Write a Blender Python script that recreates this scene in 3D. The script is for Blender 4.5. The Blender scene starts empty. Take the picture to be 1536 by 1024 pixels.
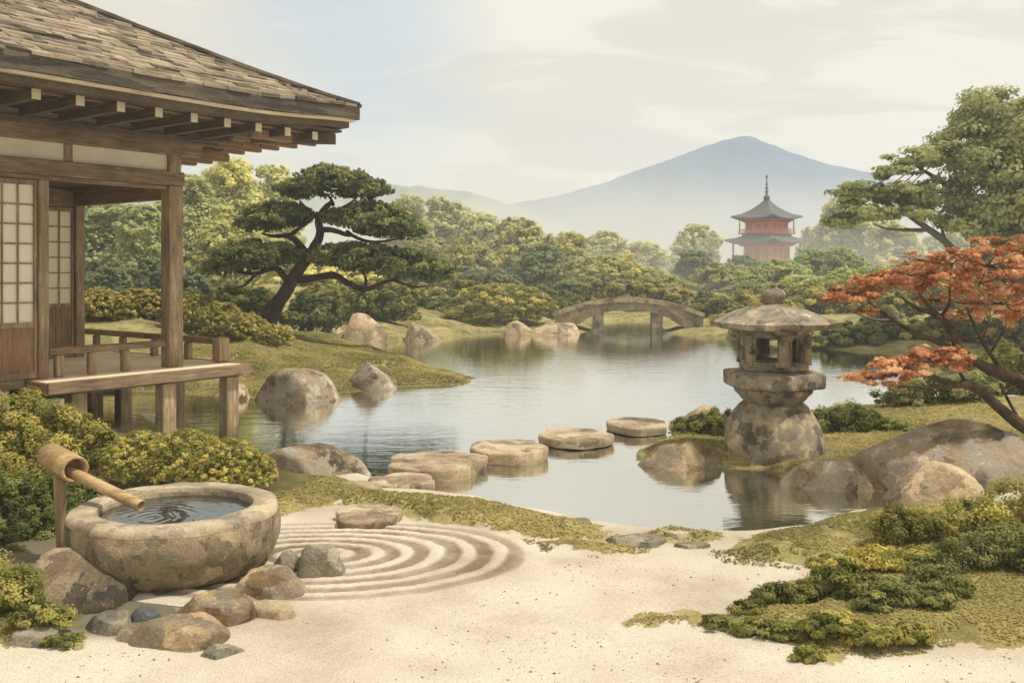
import bpy, math, random
import numpy as np
from mathutils import Vector, Matrix

S = bpy.context.scene
C = S.collection
rng = np.random.default_rng(7)
random.seed(7)
EYE, FOC, HOR = 2.2, 1400.0, 405.0       # camera height, focal length and horizon in photo pixels

# ------------------------------------------------------------------ placing
def at(px, py, z=0.0):
    """point on the level z seen at photo pixel px, py"""
    Y = (EYE - z) * FOC / (py - HOR)
    return Vector(((px - 768) / FOC * Y, Y, z))

def at_depth(px, py, Y):
    return Vector(((px - 768) / FOC * Y, Y, EYE + (HOR - py) / FOC * Y))

# ------------------------------------------------------------------ noise
def _hash(ix, iy, iz):
    n = (ix * 374761393 + iy * 668265263 + iz * 2147483647 + 1013904223).astype(np.int64)
    n = (n ^ (n >> 13)) * 1274126177
    n = n ^ (n >> 16)
    return (n & 0xffff).astype(np.float64) / 65535.0

def vnoise(p):
    p = np.asarray(p, float)
    i = np.floor(p).astype(np.int64); f = p - i; u = f * f * (3 - 2 * f)
    r = 0
    for dx in (0, 1):
        for dy in (0, 1):
            for dz in (0, 1):
                w = (u[:, 0] if dx else 1 - u[:, 0]) * (u[:, 1] if dy else 1 - u[:, 1]) * (u[:, 2] if dz else 1 - u[:, 2])
                r = r + w * _hash(i[:, 0] + dx, i[:, 1] + dy, i[:, 2] + dz)
    return r * 2 - 1

def fbm(p, o=3):
    p = np.asarray(p, float); r = 0; a = 1
    for k in range(o):
        r = r + a * vnoise(p * 2 ** k + 17.3 * k); a *= .5
    return r

# ------------------------------------------------------------------ objects
def tag(o, label=None, cat=None, group=None, kind=None):
    if label: o['label'] = label
    if cat: o['category'] = cat
    if group: o['group'] = group
    if kind: o['kind'] = kind
    return o

def empty(name, loc=(0, 0, 0), rz=0):
    o = bpy.data.objects.new(name, None); C.objects.link(o)
    o.location = loc; o.rotation_euler = (0, 0, rz); o.empty_display_size = .1
    return o

def link(name, me, mat, parent=None, smooth=False):
    if mat: me.materials.append(mat)
    o = bpy.data.objects.new(name, me); C.objects.link(o)
    if parent: o.parent = parent
    if smooth: me.polygons.foreach_set('use_smooth', [True] * len(me.polygons))
    return o

def fast_mesh(name, v, f, attrs=None):
    """v (n,3), f (m,k) arrays"""
    me = bpy.data.meshes.new(name)
    v = np.ascontiguousarray(v, dtype=np.float32); f = np.ascontiguousarray(f, dtype=np.int32)
    me.vertices.add(len(v)); me.vertices.foreach_set('co', v.ravel())
    m, k = f.shape
    me.loops.add(m * k); me.loops.foreach_set('vertex_index', f.ravel())
    me.polygons.add(m); me.polygons.foreach_set('loop_start', np.arange(m, dtype=np.int32) * k)
    me.update(calc_edges=True)
    for nm, (dom, val) in (attrs or {}).items():
        a = me.attributes.new(nm, 'FLOAT', dom); a.data.foreach_set('value', np.asarray(val, dtype=np.float32))
    return me

class MB:
    def __init__(s): s.v = []; s.f = []
    def add(s, v, f):
        b = len(s.v); s.v += [tuple(p) for p in v]; s.f += [tuple(i + b for i in q) for q in f]; return s
    def box(s, x0, x1, y0, y1, z0, z1, bev=0.0, M=None):
        if bev > 0:
            v = []; b = bev
            # chamfered box: ring layout
            for z, i in ((z0, b), (z0 + b, 0), (z1 - b, 0), (z1, b)):
                xs0, xs1, ys0, ys1 = x0 + i, x1 - i, y0 + i, y1 - i
                c = b
                v += [(xs0 + c, ys0, z), (xs1 - c, ys0, z), (xs1, ys0 + c, z), (xs1, ys1 - c, z),
                      (xs1 - c, ys1, z), (xs0 + c, ys1, z), (xs0, ys1 - c, z), (xs0, ys0 + c, z)]
            f = [tuple(range(7, -1, -1))]
            for r in range(3):
                for k in range(8):
                    a = r * 8 + k; d = r * 8 + (k + 1) % 8
                    f.append((a, d, d + 8, a + 8))
            f.append(tuple(range(24, 32)))
        else:
            v = [(x0, y0, z0), (x1, y0, z0), (x1, y1, z0), (x0, y1, z0), (x0, y0, z1), (x1, y0, z1), (x1, y1, z1), (x0, y1, z1)]
            f = [(3, 2, 1, 0), (4, 5, 6, 7), (0, 1, 5, 4), (1, 2, 6, 5), (2, 3, 7, 6), (3, 0, 4, 7)]
        if M is not None: v = [tuple(M @ Vector(p)) for p in v]
        return s.add(v, f)
    def tube(s, pts, rad, n=8, cap=True, wob=0.0, seed=0):
        pts = [Vector(p) for p in pts]
        if not hasattr(rad, '__len__'): rad = [rad] * len(pts)
        R = random.Random(seed); v = []; f = []
        u = None
        for i, p in enumerate(pts):
            t = (pts[min(i + 1, len(pts) - 1)] - pts[max(i - 1, 0)]).normalized()
            if u is None:
                u = t.orthogonal().normalized()
            else:
                u = (u - t * u.dot(t)).normalized()
            w = t.cross(u)
            for k in range(n):
                a = 2 * math.pi * k / n
                r = rad[i] * (1 + wob * R.uniform(-1, 1))
                v.append(p + (u * math.cos(a) + w * math.sin(a)) * r)
        for i in range(len(pts) - 1):
            for k in range(n):
                a = i * n + k; b = i * n + (k + 1) % n
                f.append((a, b, b + n, a + n))
        if cap:
            f.append(tuple(range(n - 1, -1, -1))); f.append(tuple(range((len(pts) - 1) * n, len(pts) * n)))
        return s.add(v, f)
    def rings(s, prof, n, rot=0.0, cap=True, fn=None):
        """prof: (radius, z); n-sided rings"""
        v = []; f = []
        for r, z in prof:
            for k in range(n):
                a = rot + 2 * math.pi * k / n
                p = (r * math.cos(a), r * math.sin(a), z)
                v.append(fn(p, a) if fn else p)
        m = len(prof)
        for i in range(m - 1):
            for k in range(n):
                a = i * n + k; b = i * n + (k + 1) % n
                f.append((a, b, b + n, a + n))
        if cap:
            f.append(tuple(range(n - 1, -1, -1))); f.append(tuple(range((m - 1) * n, m * n)))
        return s.add(v, f)
    def build(s, name, mat, parent=None, smooth=False, loc=None):
        me = bpy.data.meshes.new(name); me.from_pydata(s.v, [], s.f); me.update()
        o = link(name, me, mat, parent, smooth)
        if loc is not None: o.location = loc
        return o

def bevel(o, w=.01, seg=2):
    m = o.modifiers.new('bevel', 'BEVEL'); m.width = w; m.segments = seg; m.limit_method = 'ANGLE'
    return o

def catmull(pts, n=6):
    """smooth a polyline of (x,y,z,r)"""
    P = [np.array(p, float) for p in pts]; P = [2 * P[0] - P[1]] + P + [2 * P[-1] - P[-2]]
    out = []
    for i in range(1, len(P) - 2):
        for k in range(n):
            t = k / n
            a, b, c, d = P[i - 1], P[i], P[i + 1], P[i + 2]
            out.append(.5 * (2 * b + (c - a) * t + (2 * a - 5 * b + 4 * c - d) * t * t + (3 * b - a - 3 * c + d) * t ** 3))
    out.append(P[-2]); return out

# ------------------------------------------------------------------ materials
def sr(r, g, b, k=1.0):
    def l(c):
        c /= 255.0
        return (c / 12.92 if c <= .04045 else ((c + .055) / 1.055) ** 2.4) * k
    return (l(r), l(g), l(b), 1)

class NT:
    def __init__(s, name):
        s.m = bpy.data.materials.new(name); s.m.use_nodes = True
        s.t = s.m.node_tree; s.t.nodes.clear()
        s.out = s.t.nodes.new('ShaderNodeOutputMaterial')
    def n(s, ty, ins=None, **kw):
        nd = s.t.nodes.new(ty)
        for k, v in kw.items(): setattr(nd, k, v)
        for k, v in (ins or {}).items():
            sock = nd.inputs[k]
            if isinstance(v, bpy.types.NodeSocket): s.t.links.new(v, sock)
            else: sock.default_value = v
        return nd
    def math(s, op, a, b=0.0, clamp=False):
        nd = s.n('ShaderNodeMath', {0: a, 1: b}, operation=op); nd.use_clamp = clamp; return nd.outputs[0]
    def mix(s, f, a, b, mode='MIX'):
        nd = s.n('ShaderNodeMix', data_type='RGBA', blend_type=mode)
        for k, v in ((0, f), (6, a), (7, b)):
            if isinstance(v, bpy.types.NodeSocket): s.t.links.new(v, nd.inputs[k])
            else: nd.inputs[k].default_value = v
        return nd.outputs[2]
    def ramp(s, fac, stops, interp='LINEAR'):
        nd = s.n('ShaderNodeValToRGB', {0: fac}); cr = nd.color_ramp; cr.interpolation = interp
        while len(cr.elements) < len(stops): cr.elements.new(.5)
        for e, (p, c) in zip(cr.elements, stops):
            e.position = p; e.color = c if hasattr(c, '__len__') else (c, c, c, 1)
        return nd.outputs[0]
    def noise(s, vec, scale, detail=3, rough=.55, dist=0.0):
        return s.n('ShaderNodeTexNoise', {'Vector': vec, 'Scale': scale, 'Detail': detail, 'Roughness': rough, 'Distortion': dist})
    def scale(s, vec, v):
        return s.n('ShaderNodeMapping', {'Vector': vec, 'Scale': v}).outputs[0]
    def done(s, sh): s.t.links.new(sh, s.out.inputs[0]); return s.m

def mottle(name, cols, sc=6.0, rough=.9, bump=.8, moss=None, mossamt=.55, fine=40, spread=.35, gloss=.3, rnd=True, stretch=(1, 1, 1)):
    """a surface of irregular flat blotches, each its own tint, with sharp but ragged borders"""
    t = NT(name)
    co = t.n('ShaderNodeTexCoord').outputs['Object']
    if rnd:
        r = t.n('ShaderNodeObjectInfo').outputs['Random']
        r3 = t.math('MULTIPLY', r, 37.0)
        co = t.n('ShaderNodeVectorMath', {0: co, 1: t.n('ShaderNodeCombineXYZ', {0: r3, 1: r3, 2: r3}).outputs[0]}, operation='ADD').outputs[0]
    co = t.scale(co, stretch)
    nz = t.noise(co, sc * 2.2, 4, .65)
    d = t.n('ShaderNodeVectorMath', {0: nz.outputs['Color'], 1: (spread * 1.6 / sc * 2,) * 3, 2: co}, operation='MULTIPLY_ADD').outputs[0]
    vo = t.n('ShaderNodeTexVoronoi', {'Vector': d, 'Scale': sc})
    sep = t.n('ShaderNodeSeparateColor', {0: vo.outputs['Color']})
    big = t.noise(co, sc * .45, 3, .5).outputs[0]
    v = t.math('ADD', t.math('MULTIPLY', sep.outputs[0], .22), t.math('ADD', t.math('MULTIPLY', big, .42), t.math('MULTIPLY', t.noise(d, sc * 2.0, 6, .7).outputs[0], .42)))
    n = len(cols); lo, hi = .37, .70
    stops = [(lo + (hi - lo) * i / max(1, n - 1), c) for i, c in enumerate(cols)]
    col = t.ramp(v, stops)
    li = t.n('ShaderNodeTexVoronoi', {'Vector': d, 'Scale': sc * 3.2}); lm = t.math('ADD', li.outputs['Distance'], t.math('MULTIPLY', t.noise(co, sc * 5, 4, .7).outputs[0], .9))
    col = t.mix(t.ramp(lm, [(.50, .55), (.56, 0.0)]), col, cols[-1])
    fn = t.noise(co, fine * 1.6, 6, .75).outputs[0]
    col = t.mix(1.0, col, t.ramp(fn, [(.3, .5), (.5, .95), (.75, 1.2)]), 'MULTIPLY')
    if moss is not None:
        up = t.n('ShaderNodeSeparateXYZ', {0: t.n('ShaderNodeNewGeometry').outputs['Normal']}).outputs[2]
        mk = t.math('ADD', t.math('MULTIPLY', up, .5), t.math('MULTIPLY', t.noise(co, sc * .8, 4, .6).outputs[0], .9))
        col = t.mix(t.ramp(mk, [(1.12 - mossamt * .5, 0.0), (1.17 - mossamt * .5, 1.0)]), col, moss)
    hgt = t.math('ADD', t.math('MULTIPLY', fn, .5), t.math('MULTIPLY', t.noise(co, sc * 1.5, 4, .6).outputs[0], 1.2))
    bp = t.n('ShaderNodeBump', {'Height': hgt, 'Strength': bump, 'Distance': .03}).outputs[0]
    b = t.n('ShaderNodeBsdfPrincipled', {'Base Color': col, 'Roughness': rough, 'Normal': bp, 'Specular IOR Level': gloss})
    return t.done(b.outputs[0])

def wood(name, cols, axis=0, sc=3.0, rough=.8, gloss=.25):
    t = NT(name)
    co = t.n('ShaderNodeTexCoord').outputs['Object']
    r = t.math('MULTIPLY', t.n('ShaderNodeObjectInfo').outputs['Random'], 19.0)
    co = t.n('ShaderNodeVectorMath', {0: co, 1: t.n('ShaderNodeCombineXYZ', {0: r, 1: r, 2: r}).outputs[0]}, operation='ADD').outputs[0]
    st = [9.0, 9.0, 9.0]; st[axis] = .9
    g = t.noise(t.scale(co, st), sc, 5, .65, .4).outputs[0]
    big = t.noise(co, 1.7, 3, .6).outputs[0]
    v = t.math('ADD', t.math('MULTIPLY', g, .65), t.math('MULTIPLY', big, .4))
    n = len(cols)
    col = t.ramp(v, [(.33 + .4 * i / (n - 1), c) for i, c in enumerate(cols)])
    bp = t.n('ShaderNodeBump', {'Height': g, 'Strength': .5, 'Distance': .012}).outputs[0]
    b = t.n('ShaderNodeBsdfPrincipled', {'Base Color': col, 'Roughness': rough, 'Normal': bp, 'Specular IOR Level': gloss})
    return t.done(b.outputs[0])

def foliage_mat(name, cols, trans=.25, tint=False, rough=.6):
    """cols picked by each leaf clump's own tone"""
    t = NT(name)
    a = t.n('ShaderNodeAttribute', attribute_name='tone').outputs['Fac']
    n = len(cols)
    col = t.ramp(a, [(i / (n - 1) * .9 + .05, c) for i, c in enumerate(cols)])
    if tint:
        col = t.mix(1.0, col, t.n('ShaderNodeObjectInfo').outputs['Color'], 'MULTIPLY')
    d = t.n('ShaderNodeBsdfPrincipled', {'Base Color': col, 'Roughness': rough, 'Specular IOR Level': .12})
    tr = t.n('ShaderNodeBsdfTranslucent', {'Color': col})
    mx = t.n('ShaderNodeMixShader', {0: trans, 1: d.outputs[0], 2: tr.outputs[0]})
    return t.done(mx.outputs[0])

def plain(name, col, rough=.8, gloss=.3, var=.25, sc=8, bump=.2):
    t = NT(name)
    co = t.n('ShaderNodeTexCoord').outputs['Object']
    n = t.noise(co, sc, 5, .65).outputs[0]
    c = t.mix(1.0, col, t.ramp(n, [(.3, 1 - var), (.7, 1 + var * .4)]), 'MULTIPLY')
    bp = t.n('ShaderNodeBump', {'Height': n, 'Strength': bump, 'Distance': .01}).outputs[0]
    b = t.n('ShaderNodeBsdfPrincipled', {'Base Color': c, 'Roughness': rough, 'Specular IOR Level': gloss, 'Normal': bp})
    return t.done(b.outputs[0])

M = {}
ROCK = [sr(84, 75, 60), sr(130, 114, 90), sr(166, 147, 118), sr(156, 150, 138), sr(212, 192, 160)]
M['rock'] = mottle('lichened_rock', ROCK, 5.0, moss=sr(128, 116, 70), mossamt=.12)
M['rock_far'] = mottle('shore_rock', [sr(104, 90, 72), sr(152, 134, 106), sr(192, 168, 134), sr(212, 188, 152)], 2.6, fine=14)
M['rock_brown'] = mottle('brown_rock', [sr(88, 74, 56), sr(132, 106, 70), sr(130, 120, 102), sr(172, 146, 108), sr(200, 178, 144)], 5.5)
M['rock_grey'] = mottle('grey_rock', [sr(80, 75, 64), sr(122, 114, 97), sr(152, 140, 118), sr(184, 170, 144)], 5.5)
M['rock_blue'] = mottle('blue_rock', [sr(84, 84, 82), sr(104, 104, 102), sr(134, 130, 120)], 6.5)
M['slab'] = mottle('stepping_slab', [sr(98, 86, 68), sr(146, 128, 102), sr(182, 162, 130), sr(202, 182, 150)], 4.5, bump=.4)
M['lantern'] = mottle('weathered_lantern_stone', [sr(84, 76, 62), sr(120, 108, 88), sr(144, 136, 120), sr(162, 144, 114), sr(204, 184, 150)], 8.5, bump=.45, fine=55)
M['basin'] = mottle('basin_stone', [sr(92, 80, 60), sr(124, 109, 84), sr(146, 132, 108), sr(162, 143, 112), sr(190, 170, 136)], 10.0, bump=.5, fine=60)
M['basin_rim'] = mottle('pale_basin_rim', [sr(128, 116, 96), sr(170, 154, 128), sr(204, 186, 154)], 7.0, bump=.4, fine=60)  # paler than the bowl: brightness of the lit top put into the rim colour
M['rock_dark'] = mottle('dark_lichened_rock', [sr(62, 56, 46), sr(96, 84, 64), sr(128, 110, 84), sr(176, 156, 126)], 5.0, bump=.6)
M['bridge'] = mottle('bridge_stone', [sr(104, 94, 78), sr(140, 126, 102), sr(168, 148, 120), sr(186, 166, 136)], 2.4, fine=14)
M['wood_s'] = wood('weathered_beam_wood', [sr(76, 62, 47), sr(124, 102, 76), sr(166, 140, 106)], 0)
M['wood_z'] = wood('weathered_post_wood', [sr(94, 78, 60), sr(146, 124, 95), sr(192, 168, 132)], 2)
M['wood_t'] = wood('weathered_cross_wood', [sr(94, 74, 56), sr(140, 112, 82), sr(170, 138, 102)], 1)
M['wood_dark'] = wood('dark_brown_wood', [sr(64, 54, 44), sr(96, 80, 64), sr(118, 100, 80)], 1)  # darker wood mix for joists, ceiling, rafters and soffit
M['deck'] = wood('pale_deck_wood', [sr(190, 168, 134), sr(228, 208, 172), sr(242, 226, 194)], 0)  # very pale wood mix for floors and eave batten
M['panel'] = wood('brown_panel_wood', [sr(94, 72, 52), sr(140, 110, 78), sr(166, 134, 98)], 2)
M['cap'] = plain('white_painted_end', sr(214, 198, 168), .8)
M['plaster'] = plain('cream_plaster', sr(216, 204, 178), .9, var=.12, sc=3)
M['paper'] = plain('shoji_paper', sr(236, 226, 200), .9, var=.07, sc=2)
M['bamboo'] = wood('dry_bamboo', [sr(116, 94, 64), sr(176, 148, 104), sr(212, 186, 136)], 0, rough=.45, gloss=.4)
M['bamboo_in'] = plain('bamboo_cut_end', sr(214, 186, 132), .7)
M['bark'] = mottle('dark_pine_bark', [sr(40, 34, 28), sr(66, 52, 40), sr(88, 70, 52)], 7, bump=.9, fine=30)
M['bark_grey'] = mottle('grey_bark', [sr(66, 62, 52), sr(96, 90, 76), sr(112, 104, 88)], 4, bump=.6, fine=22)
M['bark_maple'] = mottle('maple_bark', [sr(48, 42, 36), sr(84, 68, 50), sr(112, 90, 64)], 9, bump=.7, fine=40)
def G(*c): return [sr(*x) for x in c]
M['pine'] = foliage_mat('pine_needles', G((88, 102, 66), (116, 126, 78), (146, 150, 92), (182, 176, 114)), .45)
M['shrub'] = foliage_mat('shrub_leaves', G((92, 100, 58), (126, 128, 78), (156, 152, 98), (190, 182, 124)), .5, tint=True)
M['tree'] = foliage_mat('tree_leaves', G((134, 140, 102), (150, 153, 112), (166, 166, 124), (182, 180, 136)), .5, tint=True)
M['maple'] = foliage_mat('maple_leaves', G((140, 92, 62), (198, 134, 86), (226, 170, 122), (236, 202, 164)), .35)
M['moss'] = foliage_mat('moss_tufts', G((128, 122, 72), (166, 154, 94), (200, 184, 124)), .5)

# ------------------------------------------------------------------ foliage
def leaf_shape(kind):
    if kind == 'hex':
        a = np.linspace(0, 2 * np.pi, 7)[:6]; r = np.array([1, .8, .95, .75, 1, .85])
        return np.stack([np.cos(a) * r, np.sin(a) * r * .8], 1)
    if kind == 'maple':
        a = np.linspace(0, 2 * np.pi, 11)[:10] ; r = np.where(np.arange(10) % 2 == 0, 1.0, .42)
        return np.stack([np.cos(a) * r, np.sin(a) * r], 1)
    if kind == 'needle':
        return np.array([(-1, 0), (0, -.1), (1, 0), (0, .1)], float)
    if kind == 'oval':
        return np.array([(-1, 0), (-.2, -.5), (1, 0), (-.2, .5)], float)
    return np.array([(-1, -1), (1, -1), (1, 1), (-1, 1)], float)

def leaf_mesh(name, pos, nrm, size, tone, kind='hex', tang=None, g=None):
    g = g or rng
    n = len(pos); sh = leaf_shape(kind); k = len(sh)
    nrm = nrm / (np.linalg.norm(nrm, axis=1, keepdims=True) + 1e-9)
    if tang is None: tang = g.normal(size=(n, 3))
    tang = tang - nrm * np.sum(tang * nrm, 1, keepdims=True)
    tang /= (np.linalg.norm(tang, axis=1, keepdims=True) + 1e-9)
    bi = np.cross(nrm, tang)
    size = np.broadcast_to(size, (n,))[:, None, None]
    v = pos[:, None, :] + size * (sh[None, :, 0:1] * tang[:, None, :] + sh[None, :, 1:2] * bi[:, None, :])
    f = np.arange(n * k).reshape(n, k)
    return fast_mesh(name, v.reshape(-1, 3), f, {'tone': ('FACE', np.clip(tone, 0, 1))})

def crown_points(blobs, n, clump=.28, up=.35, inner=.15, nclump=26, zmin=-.45, g=None, jit=.45, tspread=.75, shell=.72):
    g = g or rng
    B = np.array(blobs, float)
    ar = (B[:, 3] * B[:, 4] + B[:, 3] * B[:, 5] + B[:, 4] * B[:, 5]); ar /= ar.sum()
    P = []; Nn = []; T = []
    for b, w in zip(B, ar):
        m = max(20, int(n * w)); r = b[3:6]; K = max(6, int(nclump * (.5 + w * len(B) * .5)))
        d = g.normal(size=(K * 4, 3)); d /= np.linalg.norm(d, axis=1, keepdims=True); d = d[d[:, 2] > zmin][:K]
        K = len(d)
        cc = b[:3] + d * r * g.uniform(shell, 1.0, (K, 1)); ct = g.random(K)
        cs = g.uniform(.6, 1.25, K) * clump
        idx = g.integers(0, K, m)
        off = g.normal(size=(m, 3)); off /= np.linalg.norm(off, axis=1, keepdims=True)
        rad = g.random((m, 1)) ** .45
        o = off * rad * cs[idx][:, None]
        p = cc[idx] + o * r
        nn = off * .8 + d[idx] * .7 + g.normal(size=(m, 3)) * jit + np.array([0, 0, up])
        t = ct[idx] * tspread + g.random(m) * (1 - tspread)
        ni = int(m * inner)
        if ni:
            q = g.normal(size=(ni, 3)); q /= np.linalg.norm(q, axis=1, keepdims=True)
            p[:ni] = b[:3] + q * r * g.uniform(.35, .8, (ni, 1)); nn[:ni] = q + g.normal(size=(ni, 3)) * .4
            t[:ni] *= .6  # inner leaves toned down: shade inside the crown painted into leaf colour
        P.append(p); Nn.append(nn); T.append(t)
    return np.concatenate(P), np.concatenate(Nn), np.concatenate(T)

def bush(name, label, cat, blobs, n, leaf, tint=(1, 1, 1), mat='shrub', group=None, kind='hex', clump=.26, up=.8, stem=True, ground=0.0, nclump=30, jit=.32):
    """blobs: world (x,y,z,rx,ry,rz)"""
    blobs = [(b[0], b[1], max(b[2], hz(b[0], b[1]) + .3 * b[5]) if b[1] > 13 else b[2], *b[3:]) for b in blobs]
    c = np.mean([b[:2] for b in blobs], 0)
    base = Vector((c[0], c[1], ground))
    loc = [(b[0] - base.x, b[1] - base.y, b[2] - base.z, b[3], b[4], b[5]) for b in blobs]
    n = int(n * 2.3); leaf *= .66; kind = 'oval' if kind == 'hex' and leaf < .04 else kind
    root = empty(name, base); tag(root, label, cat, group)
    g = np.random.default_rng(abs(hash(label)) % 1000 if False else sum(map(ord, label)))
    clip = 'clipped' in name
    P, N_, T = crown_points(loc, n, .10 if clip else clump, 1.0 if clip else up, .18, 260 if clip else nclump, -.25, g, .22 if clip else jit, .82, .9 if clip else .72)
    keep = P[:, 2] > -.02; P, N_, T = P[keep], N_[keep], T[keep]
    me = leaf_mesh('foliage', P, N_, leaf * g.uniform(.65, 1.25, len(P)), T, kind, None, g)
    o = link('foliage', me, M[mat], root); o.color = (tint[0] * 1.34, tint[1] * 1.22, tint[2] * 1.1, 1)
    if stem:
        mb = MB()
        for b in loc:
            mb.tube([(0, 0, -.05), (b[0] * .8, b[1] * .8, b[2] * .5), (b[0], b[1], b[2])], [max(.012, b[3] * .06), max(.01, b[3] * .05), .008], 6)
            for k in range(4):
                a = k * 1.7; mb.tube([(b[0] * .8, b[1] * .8, b[2] * .5), (b[0] + b[3] * .6 * math.cos(a), b[1] + b[4] * .6 * math.sin(a), b[2] + b[5] * .3)], [b[3] * .035, .006], 5)
        mb.build('stem', M['bark_grey'], root)
    return root

# ------------------------------------------------------------------ ground
pond_px = [(1900, 560), (1900, 536), (1340, 529), (1200, 522), (1100, 509), (1045, 505), (1002, 500), (992, 489), (985, 481), (868, 481),
           (888, 491), (884, 497), (862, 501), (800, 504), (740, 501), (660, 508), (600, 512), (540, 513), (508, 512), (560, 526), (640, 546), (716, 567),
           (700, 576), (595, 581), (510, 590), (445, 602), (380, 598), (330, 590), (200, 588), (40, 598), (20, 640), (150, 648), (200, 655), (360, 672),
           (450, 715), (560, 714), (600, 738), (720, 746), (800, 766), (880, 784), (950, 794), (1090, 800), (1200, 787), (1270, 770), (1345, 768),
           (1345, 745), (1290, 718), (1230, 714), (1180, 712), (1150, 706), (1090, 704), (1040, 700), (1000, 697), (955, 690), (962, 672), (1000, 652), (1100, 628), (1230, 614), (1400, 602), (1900, 592)]
POND = np.array([tuple(at(x, y, 0))[:2] for x, y in pond_px])

def sdf(poly, x, y):
    """signed distance, negative inside"""
    d = np.full(x.shape, 1e9); ins = np.zeros(x.shape, bool)
    n = len(poly)
    for i in range(n):
        ax, ay = poly[i]; bx, by = poly[(i + 1) % n]
        ex, ey = bx - ax, by - ay
        t = np.clip(((x - ax) * ex + (y - ay) * ey) / (ex * ex + ey * ey + 1e-12), 0, 1)
        d = np.minimum(d, (x - ax - t * ex) ** 2 + (y - ay - t * ey) ** 2)
        c = ((ay > y) != (by > y)) & (x < (bx - ax) * (y - ay) / (by - ay + 1e-12) + ax)
        ins ^= c
    d = np.sqrt(d); return np.where(ins, -d, d)

def sst(a, b, v):
    t = np.clip((v - a) / (b - a), 0, 1); return t * t * (3 - 2 * t)

MOSS = [[(380, 735), (420, 718), (500, 722), (560, 736), (640, 746), (720, 752), (800, 770), (885, 788), (900, 796), (850, 803), (790, 801), (745, 800), (690, 792), (640, 782), (600, 768), (560, 757), (500, 753), (440, 768), (396, 775)],
        [(1078, 838), (1110, 808), (1200, 790), (1290, 768), (1400, 762), (1480, 768), (1620, 780), (1640, 850), (1400, 846), (1290, 842), (1200, 846)],
        [(935, 806), (1000, 793), (1090, 802), (1075, 814), (985, 812)],
        [(1200, 905), (1200, 870), (1300, 850), (1450, 850), (1640, 840), (1700, 960), (1560, 968), (1400, 960), (1240, 990), (1180, 960), (1080, 940), (1120, 915)],
        [(-80, 850), (20, 862), (70, 890), (115, 935), (60, 965), (-80, 965)],
        [(940, 938), (985, 925), (1060, 922), (1110, 935), (1040, 943)],
        [(800, 806), (830, 798), (900, 803), (930, 812), (860, 815)],
        [(375, 715), (420, 700), (480, 716), (540, 722), (500, 745), (420, 742)], [(770, 812), (850, 808), (960, 822), (900, 830), (820, 822)]]
MOSSP = [np.array([tuple(at(a, b, .1))[:2] for a, b in p]) for p in MOSS]

def height(x, y, want_mask=False):
    p3 = np.stack([x, y, np.zeros_like(x)], 1)
    w = fbm(p3 * .9, 3)
    dp = sdf(POND, x + .06 * vnoise(p3 * 2.3), y + .06 * vnoise(p3 * 2.3 + 40))
    near = y < 13
    out = .10 * sst(0, .28, dp) + .012 * w
    left = sst(1, -5, x) * sst(17, 22, y)
    far_h = .10 * sst(0, .5, dp) + np.clip(dp - .3, 0, 30) * (.018 + .057 * left)
    far_h = np.minimum(far_h * (1 + .6 * left), .40 + .85 * left + .12 * w) + .1 * sst(.3, 1.2, dp) * (1 + w)
    far_h += np.clip(y - 52, 0, 200) * .010
    k = sst(12.3, 14.5, y)
    h = out * (1 - k) + far_h * k
    h = np.where(dp < 0, -.55 * sst(0, 1.0, -dp), h)
    m = np.full(x.shape, -9.0)
    for i, pg in enumerate(MOSSP):
        d = sdf(pg, x, y); m = np.maximum(m, -d)
    mm = sst(-.03, .22, m + .05 * vnoise(p3 * 5))
    h = h + .075 * mm * (dp > 0) * (y < 13)
    if not want_mask: return h
    mask = np.clip(m * 3 + .5, 0, 1) * (dp > -.02)
    back = sst(8.6, 9.4, y) * sst(-2.0, -2.6, x) + sst(11.6, 12.4, y)
    rback = sst(9.4, 9.9, y) * sst(.9, 1.3, x)
    leftback = sst(-2.9, -3.3, x) * sst(6.0, 6.5, y)
    nearb = sst(.95, .7, np.hypot((x + 2.35) / 1.15, (y - 6.05) / .85))
    soil = np.clip(nearb + leftback + sst(-1.6, -2.4, x) * sst(8.3, 8.8, y), 0, 1) * sst(13.5, 12.6, y)
    mask = np.maximum(mask, np.clip(back + rback, 0, 1))
    return h, mask, soil, dp

def hz(x, y):
    return float(height(np.array([float(x)]), np.array([float(y)]))[0])

def axis_pts(a, b, step, far0, far1, grow=1.13):
    c = list(np.arange(a, b + 1e-6, step)); s = step; v = c[-1]
    while v < far1: s = min(s * grow, 25); v += s; c.append(min(v, far1))
    s = step; v = c[0]; l = []
    while v > far0: s = min(s * grow, 25); v -= s; l.append(max(v, far0))
    return np.array(l[::-1] + c)

xs = axis_pts(-9, 9, .085, -480, 480)
ys = np.concatenate([axis_pts(3.5, 13, .06, -14, 13.0), axis_pts(13.1, 46, .13, 13.1, 530)])
X, Y = np.meshgrid(xs, ys); X = X.ravel(); Y = Y.ravel()
Hh, mk, so, dpp = height(X, Y, True)
nx, ny = len(xs), len(ys)
I = np.arange(nx * ny).reshape(ny, nx)
F = np.stack([I[:-1, :-1].ravel(), I[:-1, 1:].ravel(), I[1:, 1:].ravel(), I[1:, :-1].ravel()], 1)
me = fast_mesh('ground', np.stack([X, Y, Hh], 1), F, {'moss': ('POINT', mk), 'soil': ('POINT', so), 'shore': ('POINT', dpp)})

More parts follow.
